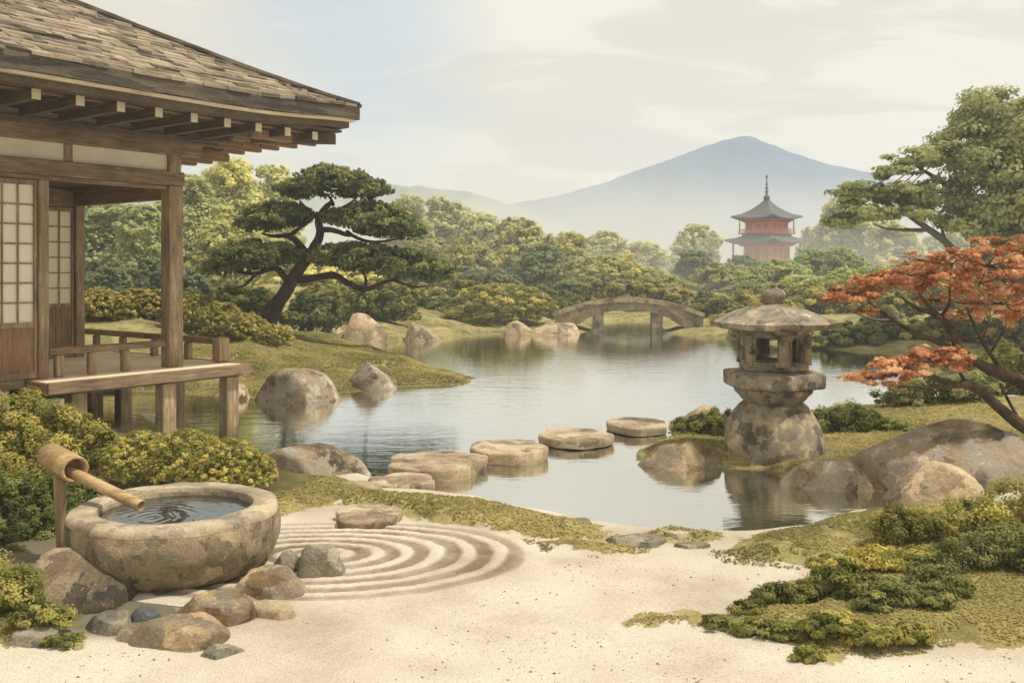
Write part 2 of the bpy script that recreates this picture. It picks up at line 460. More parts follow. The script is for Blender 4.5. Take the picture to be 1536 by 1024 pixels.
def sand_nodes(t, co):
    a = t.noise(co, 1.3, 4, .6).outputs[0]
    b = t.noise(co, 90, 3, .7).outputs[0]
    a = t.math('ADD', t.math('MULTIPLY', a, .45), t.math('MULTIPLY', t.noise(t.scale(co, (.5, 1.0, 1)), .55, 3, .5, .5).outputs[0], .55))
    c = t.ramp(a, [(.38, sr(166, 153, 132)), (.5, sr(192, 180, 159)), (.62, sr(208, 197, 177))])
    return t.mix(1.0, c, t.ramp(b, [(.3, .6), (.5, 1.0), (.75, 1.15)]), 'MULTIPLY'), b

def ground_mat():
    t = NT('ground_sand_and_moss')
    co = t.n('ShaderNodeNewGeometry').outputs['Position']
    sand, gr = sand_nodes(t, co)
    n1 = t.noise(co, 5.0, 5, .65).outputs[0]
    n2 = t.noise(co, .8, 4, .6).outputs[0]
    mo = t.ramp(t.math('ADD', t.math('MULTIPLY', n1, .5), t.math('MULTIPLY', n2, .5)),
                [(.38, sr(98, 92, 56)), (.47, sr(130, 120, 76)), (.56, sr(158, 146, 96)), (.66, sr(180, 166, 114))])
    mo = t.mix(1.0, mo, t.ramp(t.noise(co, 55, 3, .7).outputs[0], [(.3, .6), (.6, 1.05)]), 'MULTIPLY')
    m = t.n('ShaderNodeAttribute', attribute_name='moss').outputs['Fac']
    e = t.math('ADD', m, t.math('MULTIPLY', t.math('SUBTRACT', n1, .5), 1.7))
    col = t.mix(t.ramp(e, [(.44, 0.0), (.54, 1.0)]), sand, mo)
    s = t.n('ShaderNodeAttribute', attribute_name='soil').outputs['Fac']
    col = t.mix(t.math('MULTIPLY', s, .85), col, sr(84, 76, 50))
    d = t.n('ShaderNodeAttribute', attribute_name='shore').outputs['Fac']
    wet = t.ramp(t.math('ADD', d, t.math('MULTIPLY', n1, .12)), [(.02, 1.0), (.13, 0.0)])
    col = t.mix(wet, col, sr(104, 94, 64))
    h = t.math('ADD', t.math('MULTIPLY', gr, .4), n1)
    bp = t.n('ShaderNodeBump', {'Height': h, 'Strength': .35, 'Distance': .03}).outputs[0]
    b = t.n('ShaderNodeBsdfPrincipled', {'Base Color': col, 'Roughness': .95, 'Specular IOR Level': .1, 'Normal': bp})
    return t.done(b.outputs[0])
M['ground'] = ground_mat()
tag(link('ground', me, M['ground'], smooth=True), kind='structure')

# raked sand: real furrows in a sheet over the ground, hollows also tinted as shade
RC = np.array([-1.45, 6.85])
gx = np.arange(-1.78, 1.86, .013); gy = np.arange(-1.22, 1.34, .013)
GX, GY = np.meshgrid(gx, gy); gxf, gyf = GX.ravel(), GY.ravel()
rr = np.sqrt((gxf / 1.72) ** 2 + (gyf / np.where(gyf > 0, 1.0, 1.08)) ** 2)
p3 = np.stack([gxf, gyf, gxf * 0], 1)
rr = rr + .02 * fbm(p3 * 2.4, 3)
amp = sst(1.0, .80, rr) * sst(.03, .09, rr) * (.75 + .25 * np.clip(fbm(p3 * 2.1 + 7, 2) + .6, 0, 1))
wav = np.cos(rr * 2 * np.pi * 7.5)
sup = wav * .5 + .5
wx, wy = gxf + RC[0], gyf + RC[1]
hz0 = height(wx, wy)
zz = hz0 + .014 + amp * (.019 * sup - .006 + .004 * vnoise(p3 * 30)) - .018 * sst(.93, 1.03, rr)
nx2, ny2 = len(gx), len(gy)
I = np.arange(nx2 * ny2).reshape(ny2, nx2)
F = np.stack([I[:-1, :-1].ravel(), I[:-1, 1:].ravel(), I[1:, 1:].ravel(), I[1:, :-1].ravel()], 1)
keep = (rr[F].max(1) < 1.03)
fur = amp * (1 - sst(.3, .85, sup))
me = fast_mesh('raked_sand', np.stack([wx, wy, zz], 1), F[keep], {'furrow_shade': ('POINT', fur)})
def raked_mat():
    t = NT('raked_sand')
    co = t.n('ShaderNodeNewGeometry').outputs['Position']
    sand, gr = sand_nodes(t, co)
    f = t.n('ShaderNodeAttribute', attribute_name='furrow_shade').outputs['Fac']
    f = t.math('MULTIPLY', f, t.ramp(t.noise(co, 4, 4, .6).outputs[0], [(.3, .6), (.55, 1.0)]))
    col = t.mix(f, sand, t.mix(1.0, sand, sr(166, 154, 136), 'MULTIPLY'))  # groove shade put into the sand colour as a darker tint
    bp = t.n('ShaderNodeBump', {'Height': gr, 'Strength': .4, 'Distance': .01}).outputs[0]
    b = t.n('ShaderNodeBsdfPrincipled', {'Base Color': col, 'Roughness': .95, 'Specular IOR Level': .1, 'Normal': bp})
    return t.done(b.outputs[0])
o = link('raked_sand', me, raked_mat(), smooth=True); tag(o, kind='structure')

# water
def water_mat():
    t = NT('pond_water')
    co = t.n('ShaderNodeNewGeometry').outputs['Position']
    a = t.noise(t.scale(co, (.7, 2.6, 1)), 1.1, 3, .5, .5).outputs[0]
    b = t.noise(t.scale(co, (2.0, 7.0, 1)), 2.2, 3, .55).outputs[0]
    h = t.math('ADD', t.math('MULTIPLY', a, .7), t.math('MULTIPLY', b, .3))
    bp = t.n('ShaderNodeBump', {'Height': h, 'Strength': .06, 'Distance': .12}).outputs[0]
    dif = t.n('ShaderNodeBsdfDiffuse', {'Color': sr(54, 64, 40)})
    gl = t.n('ShaderNodeBsdfGlossy', {'Color': (.99, .98, .94, 1), 'Roughness': .045, 'Normal': bp})
    fr = t.n('ShaderNodeFresnel', {'IOR': 1.9, 'Normal': bp}).outputs[0]
    f = t.math('ADD', t.math('MULTIPLY', fr, .7), .57, True)
    mx = t.n('ShaderNodeMixShader', {0: f, 1: dif.outputs[0], 2: gl.outputs[0]})
    return t.done(mx.outputs[0])
M['water'] = water_mat()
mb = MB(); mb.add([(-22, 6.5, 0), (30, 6.5, 0), (30, 46, 0), (-22, 46, 0)], [(0, 1, 2, 3)])
tag(mb.build('pond_water', M['water']), kind='structure')

# moss tufts over the mossy ground (near part)
g = np.random.default_rng(3)
n0 = 620000
mxx = g.uniform(-7, 7, n0); myy = 4.6 + (28 - 4.6) * g.random(n0) ** 1.9
Hm, mkm, som, dm = height(mxx, myy, True)
pn = fbm(np.stack([mxx, myy, mxx * 0], 1) * 5, 2) * .35
k = (mkm + pn * 1.7 > .5) & (mkm > .2) & (dm > .08) & (som < .4)
mxx, myy, Hm = mxx[k], myy[k], Hm[k]; n = len(mxx)
tone = np.clip(.5 + .45 * fbm(np.stack([mxx, myy, mxx * 0], 1) * 1.6, 2) + g.normal(size=n) * .12, 0, 1)
P = np.stack([mxx, myy, Hm + .006], 1)
me = leaf_mesh('moss', P, np.stack([g.normal(size=n) * .5, g.normal(size=n) * .5, np.ones(n)], 1), (.0055 + .0013 * myy) * g.uniform(.6, 1.3, n), tone, 'oval', None, g)
o = link('moss', me, M['moss']); tag(o, 'yellow green moss cushions covering the banks', 'moss', kind='stuff')

# grit and small pebbles strewn over the near sand
g = np.random.default_rng(8); n1_ = 5200
qx = g.uniform(-4.2, 4.4, n1_); qy = 4.6 + 4.2 * g.random(n1_) ** 1.3
qh, qm, qs, qd = height(qx, qy, True)
kq = (qm < .15) & (qd > .03) & (((qx - RC[0]) / 1.8) ** 2 + ((qy - RC[1]) / 1.2) ** 2 > 1) & (fbm(np.stack([qx, qy, qx * 0], 1) * 1.4, 2) + g.normal(size=n1_) * .35 > .1)
qx, qy, qh = qx[kq], qy[kq], qh[kq]; m_ = len(qx)
oc = np.array([(1, 0, 0), (0, 1, 0), (-1, 0, 0), (0, -1, 0), (0, 0, .8), (0, 0, -.8)], float)
of = np.array([(0, 1, 4), (1, 2, 4), (2, 3, 4), (3, 0, 4), (1, 0, 5), (2, 1, 5), (3, 2, 5), (0, 3, 5)])
sz_ = (.0035 + .008 * g.random(m_) ** 4)[:, None, None]
vv_ = np.stack([qx, qy, qh + .001], 1)[:, None, :] + oc[None] * sz_ * g.uniform(.6, 1.3, (m_, 6, 1))
me = fast_mesh('gravel', vv_.reshape(-1, 3), (of[None] + 6 * np.arange(m_)[:, None, None]).reshape(-1, 3), {})
o = link('gravel', me, M['slab'], smooth=True); tag(o, 'fine loose grit strewn over the pale sand', 'gravel', kind='stuff')

# ------------------------------------------------------------------ rocks
def ico(sub):
    import bmesh
    bm = bmesh.new(); bmesh.ops.create_icosphere(bm, subdivisions=sub, radius=1)
    v = np.array([p.co[:] for p in bm.verts]); f = np.array([[q.index for q in x.verts] for x in bm.faces]); bm.free(); return v, f
ICO5 = ico(5); ICO4 = ico(4)

def rock(name, label, px, py, hw, hp, mat='rock', seed=1, depth=.75, flat=1.0, z0=None, planes=13, sub=5, group=None, cat='rock', rough=.05, rot=0.0):
    b = at(px, py, 0.02); Yb = b.y
    rx = hw * Yb / FOC; ry = rx * depth; cy = Yb + ry * .8
    sc = cy / Yb
    cx = (px - 768) / FOC * cy; rx *= sc
    H = hp * Yb / FOC * .93
    gz = hz(cx, cy) if z0 is None else z0
    gz = min(gz, .12) if z0 is None and cy < 20 else gz
    gz = max(gz, -.02)
    g = np.random.default_rng(seed)
    v, f = ICO5 if sub == 5 else ICO4
    n = g.normal(size=(planes, 3)); n[:, 2] = np.abs(n[:, 2]) * .8 + .0; n /= np.linalg.norm(n, axis=1, keepdims=True)
    dist = g.uniform(.62, .95, planes)
    if flat < 1: n = np.concatenate([n, [[0.03, -.05, 1]]]); dist = np.append(dist, flat)
    dot = v @ n.T
    rad = np.where(dot > .05, dist / np.maximum(dot, .05), 9)
    rad = np.concatenate([rad, np.full((len(v), 1), 1.0)], 1)
    kk = 55.0; r = -np.log(np.exp(-kk * rad).sum(1)) / kk
    r = r + rough * .55 * fbm(v * 2.1 + seed, 4) + rough * .22 * fbm(v * 9 + seed, 3)
    p = v * r[:, None]
    mx_, my_, mz_ = np.abs(p[:, 0]).max(), np.abs(p[:, 1]).max(), p[:, 2].max()
    p = p / np.array([mx_, my_, mz_])
    H *= .84
    p[:, 2] = np.where(p[:, 2] < -.3, -.3 + (p[:, 2] + .3) * .1, p[:, 2])
    c, s_ = math.cos(rot), math.sin(rot)
    p = np.stack([p[:, 0] * rx, p[:, 1] * ry, p[:, 2] * H], 1)
    me = fast_mesh(name, p, f)
    o = link(name, me, M[mat], None, True)
    o.location = (cx, cy, gz - .015)
    tag(o, label, cat, group); return o

rock('shore_rock', 'grey domed rock on the mossy point, rightmost of the three by its water edge', 555, 584, 42, 46, 'rock', 11)
rock('shore_rock', 'broad low rock with pale top at the mossy bank edge beside the veranda', 446, 602, 66, 60, 'rock', 12, planes=9)
rock('shore_rock', 'small pale rock in the water next to the far veranda stilt', 352, 598, 32, 33, 'rock_far', 13)
rock('shore_boulder', 'tall dark faceted boulder at the far shore to the right below the pine', 543, 512, 38, 46, 'rock_far', 14, planes=9)
rock('shore_boulder', 'tan angular boulder alone at the far shore, left of the domed clipped shrub', 630, 511, 31, 37, 'rock_far', 15, planes=8)
rock('shore_rock', 'small low rock tucked at the left foot of the dark far boulder', 500, 509, 16, 12, 'rock_far', 16)
rock('shore_rock', 'small rounded brown rock left of the stone bridge', 778, 502, 25, 24, 'rock_far', 17)
rock('shore_rock', 'low long rock with pale top under the left end of the stone bridge', 835, 502, 44, 22, 'rock_far', 18)
rock('boulder', 'long low boulder at the near shore between hedge and stepping stones', 465, 727, 92, 68, 'rock', 19, depth=.6, planes=10)
rock('rock', 'low brown rock in the water left of the stone lantern', 1018, 702, 72, 50, 'rock_brown', 20, depth=.6)
rock('rock', 'low faceted rock at the right foot of the stone lantern', 1245, 734, 76, 60, 'rock', 21, depth=.6, planes=9)
rock('boulder', 'huge domed boulder at the right edge behind the other rocks', 1424, 738, 150, 108, 'rock', 22, depth=.6, planes=9)
rock('boulder', 'domed tan boulder in front of the huge one at the right', 1400, 770, 74, 74, 'rock_far', 23, planes=9)
rock('rock', 'pale rock showing behind the bush left of the stone lantern', 1055, 652, 48, 44, 'rock_far', 24)
rock('boulder', 'large dark mottled boulder at the lower left in front of the basin', 112, 938, 104, 98, 'rock_dark', 25, depth=.7, planes=11)
rock('rock', 'brown rock with pale top at the right foot of the basin', 408, 920, 66, 50, 'rock_brown', 26, planes=9)
rock('rock', 'upright grey rock with cut faces between the basin and the raked rings', 477, 886, 42, 66, 'rock_grey', 27, planes=8)
rock('rock', 'small dark rock wedged between basin and upright grey rock', 430, 882, 28, 50, 'rock_grey', 28)
rock('flat_rock', 'flat topped rock with pale patch below the front of the basin', 320, 960, 66, 52, 'rock_brown', 29, flat=.55)
rock('flat_rock', 'small pale flat stone right of the flat topped rock by the raked sand', 415, 950, 38, 28, 'slab', 30, flat=.5)
rock('flat_rock', 'wide brown flat rock lowest in the foreground below the basin', 270, 998, 74, 46, 'rock_brown', 31, flat=.5)
rock('flat_rock', 'grey flat stone beside the large dark mottled boulder', 168, 972, 42, 32, 'rock_grey', 32, flat=.5)
rock('pebble', 'slate grey pebble in front of the basin beside the wide brown flat rock', 222, 952, 26, 28, 'rock_blue', 33)
rock('pebble', 'tiny slate pebble close under the basin front', 328, 909, 13, 13, 'rock_blue', 34, sub=4)
rock('pebble', 'small grey stone in the gap between boulder and basin', 238, 916, 14, 18, 'rock_grey', 35, sub=4)
rock('flat_rock', 'flat brown stone half hidden at the left of the wide foreground flat rock', 205, 985, 40, 24, 'rock_brown', 43, flat=.5)
rock('flat_rock', 'low grey flat stone in front of the moss patch at the bottom left corner', 60, 992, 46, 24, 'rock_grey', 44, flat=.5)
rock('pebble', 'brown pebble just right of the slate grey pebble', 262, 940, 15, 14, 'rock_brown', 45, sub=4)
rock('pebble', 'pale pebble under the right side of the basin', 300, 925, 12, 10, 'slab', 46, sub=4)
rock('flat_rock', 'grey flat stone, lowest of all, at the bottom edge under the brown flat rock', 330, 1010, 40, 16, 'rock_grey', 47, flat=.4)
rock('flat_rock', 'pale flat stone in the moss just right of the hedge behind the basin', 470, 748, 34, 12, 'slab', 51, flat=.45, depth=.6)
rock('flat_rock', 'grey flat stone bedded in the mossy strip nearest the second stepping stone', 745, 786, 36, 11, 'rock_grey', 52, flat=.45, depth=.6)
rock('flat_rock', 'small brown flat stone in the middle of the mossy shore strip', 655, 768, 26, 9, 'slab', 53, flat=.45, depth=.6)
rock('flat_rock', 'brown flat stone at the right tip of the mossy shore strip', 862, 806, 34, 9, 'rock_brown', 54, flat=.45, depth=.6)
rock('flat_rock', 'grey flat stone at the waterside, leftmost of the three by the small moss patch', 955, 836, 50, 17, 'rock_grey', 36, flat=.5, depth=.6)
rock('flat_rock', 'pale flat stone at the waterside, behind the other two by the small moss patch', 1020, 826, 38, 14, 'slab', 37, flat=.5, depth=.6)
rock('flat_rock', 'small grey flat stone at the waterside next to the right mossy mound', 1040, 840, 32, 11, 'rock_grey', 38, flat=.5, depth=.6)
rock('rock', 'small brown stone at the waterline behind the low rock by the lantern', 1320, 733, 26, 18, 'rock_brown', 40)
rock('rock', 'small dark rock at the right edge beside the domed tan boulder', 1488, 752, 34, 34, 'rock_grey', 41)

def slab(label, px, py, hw, dy, z, th, seed, leg=True, name='stepping_stone', mat='slab'):
    """flat stone: irregular outline, rounded rim"""
    p = at(px, py, z); rx = hw * p.y / FOC
    g = np.random.default_rng(seed)
    nn = 48; a = np.linspace(0, 2 * np.pi, nn, endpoint=False)
    # irregular polygon of cut sides
    m = 8; dirs = np.sort(g.uniform(0, 2 * np.pi, m)); ds = g.uniform(.82, 1.0, m)
    rad = np.full(nn, 1.0)
    for q, d_ in zip(dirs, ds):
        c_ = np.cos(a - q); rad = np.minimum(rad, np.where(c_ > .1, d_ / np.maximum(c_, .1), 9))
    rad = rad / rad.max() * (1 + .03 * np.sin(5 * a + seed))
    prof = [(.0, .008), (.35, .009), (.7, .005), (.93, 0), (.985, -.006), (1.0, -.02), (.995, -th * .5), (.975, -th * .95), (.93, -th)]
    v = []; f = []
    for k, (r_, z_) in enumerate(prof[1:]):
        rr_ = rad * r_
        q = np.stack([rr_ * np.cos(a) * rx, rr_ * np.sin(a) * dy, np.full(nn, z_)], 1)
        w = fbm(q * 9 + seed, 3)
        q[:, :2] *= (1 + .018 * w[:, None]); q[:, 2] += .008 * w
        v.append(q)
    v = np.concatenate(v); nr = len(prof) - 1
    vv = [(0, 0, .012)] + [tuple(x) for x in v]
    for k in range(nn): f.append((0, 1 + k, 1 + (k + 1) % nn))
    for r_ in range(nr - 1):
        for k in range(nn):
            A = 1 + r_ * nn + k; B_ = 1 + r_ * nn + (k + 1) % nn
            f.append((A, A + nn, B_ + nn, B_))
    mb = MB(); mb.add(vv, f)
    if leg: mb.rings([(rx * .55, -.5), (rx * .6, -th * .98)], 14)
    o = mb.build(name, M[mat], None, True); o.location = p
    tag(o, label, 'stepping stone', 'flat stepping stones across the pond'); return o
slab('biggest stepping stone, nearest in the water', 654, 688, 78, .58, .13, .14, 1)
slab('second stepping stone in the water, with dark cut sides', 763, 668, 59, .54, .14, .15, 2)
slab('third stepping stone in the water, wide and thin', 863, 650, 57, .52, .12, .11, 3)
slab('farthest stepping stone, nearest the lantern bush', 955, 633, 49, .5, .12, .11, 4)
slab('flat stepping stone half on the near shore', 606, 717, 52, .32, .12, .12, 5)
slab('thin flat stone on the near shore in front of the long low boulder', 530, 728, 46, .24, .13, .07, 8, False)
slab('flat pale stone set in the moss at the edge of the raked rings', 550, 768, 53, .32, .17, .10, 6, False)

# ------------------------------------------------------------------ stone basin
bx, by = (265 - 768) / FOC * 6.62, 6.62
root = empty('stone_basin', (bx, by, .06))
tag(root, 'large round mottled stone water basin filled with dark water', 'water basin')
prof = [(.40, 0), (.52, .015), (.63, .07), (.71, .15), (.752, .25), (.758, .34), (.748, .41), (.738, .446), (.545, .446), (.53, .40), (.50, .32), (.36, .26), (.01, .24)]
pp = []
for (r0, z0), (r1, z1) in zip(prof[:-1], prof[1:]):
    for k in range(3): pp.append((r0 + (r1 - r0) * k / 3, z0 + (z1 - z0) * k / 3))
pp.append(prof[-1])
def bfn(p, a):
    p = (p[0] * .955, p[1] * .955, p[2])
    q = np.array([p]) * 3.0
    w = float(fbm(q, 3)[0]); r = math.hypot(p[0], p[1])
    k = 1 + .022 * w * (1 if r > .5 else .4) + .012 * math.cos(2 * a + 1)
    return (p[0] * k, p[1] * k, p[2] + .012 * w * min(1, p[2] * 4))
mb = MB(); mb.rings(pp, 128, fn=bfn); o = mb.build('bowl', M['basin'], root, True); o.data.set_sharp_from_angle(angle=math.radians(40))
mb = MB(); mb.rings([(.548, .40), (.549, .47), (.556, .481), (.64, .487), (.70, .485), (.728, .474), (.742, .452), (.744, .43)], 128, cap=False, fn=bfn); mb.build('rim', M['basin_rim'], root, True)
t = NT('basin_water')
co = t.n('ShaderNodeTexCoord').outputs['Object']
w = t.n('ShaderNodeTexWave', {'Vector': t.n('ShaderNodeVectorMath', {0: co, 1: (.1, .17, 0)}, operation='ADD').outputs[0], 'Scale': 3.5, 'Distortion': 9.0, 'Detail': 3.0}, wave_type='RINGS', rings_direction='Z').outputs[1]
bp = t.n('ShaderNodeBump', {'Height': w, 'Strength': .06, 'Distance': .03}).outputs[0]
b = t.n('ShaderNodeBsdfPrincipled', {'Base Color': sr(40, 46, 44), 'Roughness': .05, 'IOR': 1.55, 'Specular IOR Level': .9, 'Normal': bp})
M['bwater'] = t.done(b.outputs[0])
mb = MB(); mb.rings([(.01, .425), (.25, .425), (.53, .425)], 64, cap=False); mb.build('water', M['bwater'], root)

# bamboo spout
root = empty('bamboo_spout', (-3.31, 6.84, .09)); tag(root, 'bamboo water spout on a wooden post pouring into the stone basin', 'spout')
mb = MB(); mb.tube([(0, 0, -.02), (.004, 0, .15), (.0, 0, .35), (-.004, 0, .62)], [.030, .034, .042, .046], 12, wob=.05, seed=2); mb.build('post', M['wood_z'], root, True)
def hollow(mb, p0, p1, r, wall, depth=.12, n=28, nodes=()):
    p0, p1 = Vector(p0), Vector(p1); ax = (p1 - p0).normalized(); L = (p1 - p0).length
    u = ax.cross(Vector((0, 0, 1))).normalized(); w_ = ax.cross(u)
    st = [(0, 0.001), (0, r * .93), (.008, r)]
    for nd in nodes: st += [(nd - .012, r), (nd - .004, r * 1.045), (nd + .004, r * 1.045), (nd + .012, r)]
    st += [(L - .006, r), (L, r - .004), (L, r - wall), (L - depth, r - wall * 1.1), (L - depth, .001)]
    v = []; f = []
    for d_, q in st:
        for k in range(n):
            a = 2 * math.pi * k / n; v.append(p0 + ax * d_ + (u * math.cos(a) + w_ * math.sin(a)) * q)
    for i in range(len(st) - 1):
        for k in range(n):
            a = i * n + k; b_ = i * n + (k + 1) % n; f.append((a, a + n, b_ + n, b_))
    return mb.add(v, f)
mb = MB(); ax = Vector((.70, -.70, -.06)).normalized()
c0 = Vector((.02, 0, .70)); hollow(mb, c0 - ax * .27, c0 + ax * .24, .095, .020, .14, nodes=(.36,)); mb.build('thick_bamboo', M['bamboo'], root, True)
mb = MB(); s0 = c0 + ax * .12 + Vector((.0, 0, -.035)); hollow(mb, s0, Vector((.76, -.42, .49)), .040, .008, .10, nodes=(.3,)); mb.build('pipe', M['bamboo'], root, True)

# ------------------------------------------------------------------ stone lantern
lp = at(1160, 694, 0.0); lx, ly = (1160 - 768) / FOC * 10.9, 10.9
k = 1.045
root = empty('stone_lantern', (lx, ly, -.09), math.radians(31)); tag(root, 'weathered stone garden lantern with wide hexagonal roof standing at the pond edge', 'stone lantern')
def wob(amp, f=3.0, s=0):
    def fn(p, a):
        w = float(fbm(np.array([[p[0] * f + s, p[1] * f, p[2] * f]]), 3)[0])
        return (p[0] * (1 + amp * w), p[1] * (1 + amp * w), p[2] + amp * .3 * w)
    return fn
def dens(prof, m=3):
    o = []
    for (r0, z0), (r1, z1) in zip(prof[:-1], prof[1:]):
        for q in range(m): o.append((r0 + (r1 - r0) * q / m, z0 + (z1 - z0) * q / m))
    return o + [prof[-1]]
def K(pr): return [(r * k, z * k) for r, z in pr]
mb = MB(); mb.rings(K(dens([(.50, -.35), (.552, 0), (.55, .12), (.535, .28), (.512, .40), (.48, .51), (.43, .61), (.375, .68), (.34, .71), (.30, .72)])), 72, fn=wob(.035)); mb.build('pedestal', M['lantern'], root, True)
mb = MB(); mb.rings(K(dens([(.30, .70), (.33, .74), (.36, .77), (.37, .79), (.42, .835), (.43, .88), (.42, .885)])), 60, fn=wob(.02)); mb.build('neck', M['lantern'], root, True)
def hexring(prof, rot=0.0, sub=5, round_=.0, lift=0.0, amp=.01, s=0):
    """six-sided rings with straight sides, corners lifted by lift"""
    mb = MB(); n = 6 * sub; v = []; f = []
    for r, z in prof:
        for q in range(n):
            a = rot + 2 * math.pi * q / n
            loc_ = (a - rot) % (math.pi / 3) - math.pi / 6
            rad = r * math.cos(math.pi / 6) / math.cos(loc_)
            rad = rad * (1 - round_) + r * .95 * round_
            cn = abs(loc_) / (math.pi / 6)
            p = (rad * math.cos(a), rad * math.sin(a), z + lift * r * cn ** 4)
            w = float(fbm(np.array([[p[0] * 5 + s, p[1] * 5, p[2] * 5]]), 3)[0])
            v.append((p[0] * (1 + amp * w), p[1] * (1 + amp * w), p[2] + amp * .5 * w))
    m = len(prof)
    for i in range(m - 1):
        for q in range(n):
            a = i * n + q; b_ = i * n + (q + 1) % n; f.append((a, b_, b_ + n, a + n))
    f.append(tuple(range(n - 1, -1, -1))); f.append(tuple(range((m - 1) * n, m * n)))
    return mb.add(v, f)
o = hexring(K([(.48, .885), (.545, .895), (.568, .915), (.570, 1.04), (.560, 1.058), (.50, 1.07), (.3, 1.085)]), 0, 8, .0, amp=.008).build('platform', M['lantern'], root, True); o.data.set_sharp_from_angle(angle=math.radians(28))
# fire box: floor ring, six pillars, six pierced panels, lintel ring
mb = hexring(K([(.36, 1.085), (.385, 1.09), (.385, 1.16), (.37, 1.165), (.25, 1.165)]), 0, 4, 0, amp=.006); fb = mb.build('fire_box', M['lantern'], root)
mb = hexring(K([(.37, 1.46), (.385, 1.465), (.385, 1.535), (.36, 1.54)]), 0, 4, 0, amp=.006)
mb.build('lintel', M['lantern'], root)
for q in range(6):
    a = math.pi / 3 * q; mb = MB()
    R_ = .355 * k; mb.rings([(.062 * k, 1.15 * k), (.06 * k, 1.30 * k), (.062 * k, 1.475 * k)], 6, rot=a, fn=lambda p, an, cx=R_ * math.cos(a), cy=R_ * math.sin(a): (p[0] + cx, p[1] + cy, p[2]))
    mb.build('pillar', M['lantern'], root)
for q in range(6):
    if q in (1, 3, 5): pass
    a = math.pi / 3 * q + math.pi / 6
    ap = .355 * math.cos(math.pi / 6) * k
    Mt = Matrix.Rotation(a, 4, 'Z') @ Matrix.Translation((ap, 0, 0))
    mb = MB(); hw_ = .17 * k; wn = .142 * k if q % 3 == 0 else .065 * k
    zb, zt, z0_, z1_ = 1.185 * k, 1.45 * k, 1.14 * k, 1.48 * k
    th = .028
    mb.box(-th, th, -hw_, -wn, z0_, z1_, 0, Mt); mb.box(-th, th, wn, hw_, z0_, z1_, 0, Mt)
    mb.box(-th, th, -wn, wn, z0_, zb, 0, Mt); mb.box(-th, th, -wn, wn, zt, z1_, 0, Mt)
    for sg in (-1, 1):   # small shoulders of the opening
        mb.add([tuple(Mt @ Vector((x_, y_, z_))) for x_ in (-th, th) for (y_, z_) in ((sg * wn, zt - .035), (sg * wn, zt), (sg * (wn - .035), zt))],
               [(0, 1, 2), (5, 4, 3), (0, 2, 5, 3)])
    mb.build('window_frame', M['lantern'], root)
rp = [(.34, 1.54), (.60, 1.535), (.70, 1.545), (.725, 1.55), (.745, 1.605), (.735, 1.612), (.64, 1.645), (.54, 1.685), (.44, 1.725), (.34, 1.76), (.24, 1.79), (.15, 1.812), (.12, 1.82)]
rp = [(r_ * .955, z_) for r_, z_ in rp]
o = hexring(K(rp), 0, 12, .0, .025, .006).build('roof', M['lantern'], root, True); o.data.set_sharp_from_angle(angle=math.radians(16))
mb = MB(); mb.rings(K(dens([(.10, 1.81), (.115, 1.835), (.12, 1.86), (.135, 1.90), (.132, 1.94), (.10, 1.975), (.05, 1.99), (.04, 2.0), (.045, 2.015), (.035, 2.035), (.01, 2.045)], 2)), 32, fn=wob(.02)); mb.build('finial', M['rock_grey'], root, True)

# ------------------------------------------------------------------ stone bridge
yb = 34.0
root = empty('stone_bridge', at_depth(940, 0, yb) * 1); root.location = ((942 - 768) / FOC * yb, yb, 0); root.rotation_euler.z = math.radians(-6)
tag(root, 'low arched stone footbridge over the far end of the pond', 'bridge')
Lh = 2.62; nseg = 34; Wd = .8
def top(x): return .66 + .52 * (1 - (x / Lh) ** 2) ** 1.0
def bot(x):
    if abs(x) < 1.62: return .34 + .44 * (1 - (x / 1.62) ** 2) ** .7
    return .34 - .45 * (abs(x) - 1.62)
v = []; f = []
for i in range(nseg + 1):
    x = -Lh + 2 * Lh * i / nseg
    b0, t0 = min(bot(x), top(x) - .15), top(x) - .12
    v += [(x, -Wd, b0), (x, -Wd, t0), (x, Wd, t0), (x, Wd, b0)]
for i in range(nseg):
    a = i * 4; b_ = a + 4
    f += [(a, b_, b_ + 1, a + 1), (a + 1, b_ + 1, b_ + 2, a + 2), (a + 2, b_ + 2, b_ + 3, a + 3), (a + 3, b_ + 3, b_, a)]
f += [(0, 1, 2, 3), tuple(nseg * 4 + q for q in (3, 2, 1, 0))]
MB().add(v, f).build('arch', M['bridge'], root)
for sgn in (-1, 1):
    v = []; f = []
    for i in range(nseg + 1):
        x = -Lh - .05 + (2 * Lh + .1) * i / nseg; t0 = top(min(max(x, -Lh), Lh)); y0 = sgn * Wd; 
        v += [(x, y0 - .09, t0 - .12), (x, y0 - .09, t0 + .02), (x, y0 + .09, t0 + .02), (x, y0 + .09, t0 - .12)]
    for i in range(nseg):
        a = i * 4; b_ = a + 4
        f += [(a, b_, b_ + 1, a + 1), (a + 1, b_ + 1, b_ + 2, a + 2), (a + 2, b_ + 2, b_ + 3, a + 3), (a + 3, b_ + 3, b_, a)]
    f += [(0, 1, 2, 3), tuple(nseg * 4 + q for q in (3, 2, 1, 0))]
    MB().add(v, f).build('parapet', M['slab'], root)
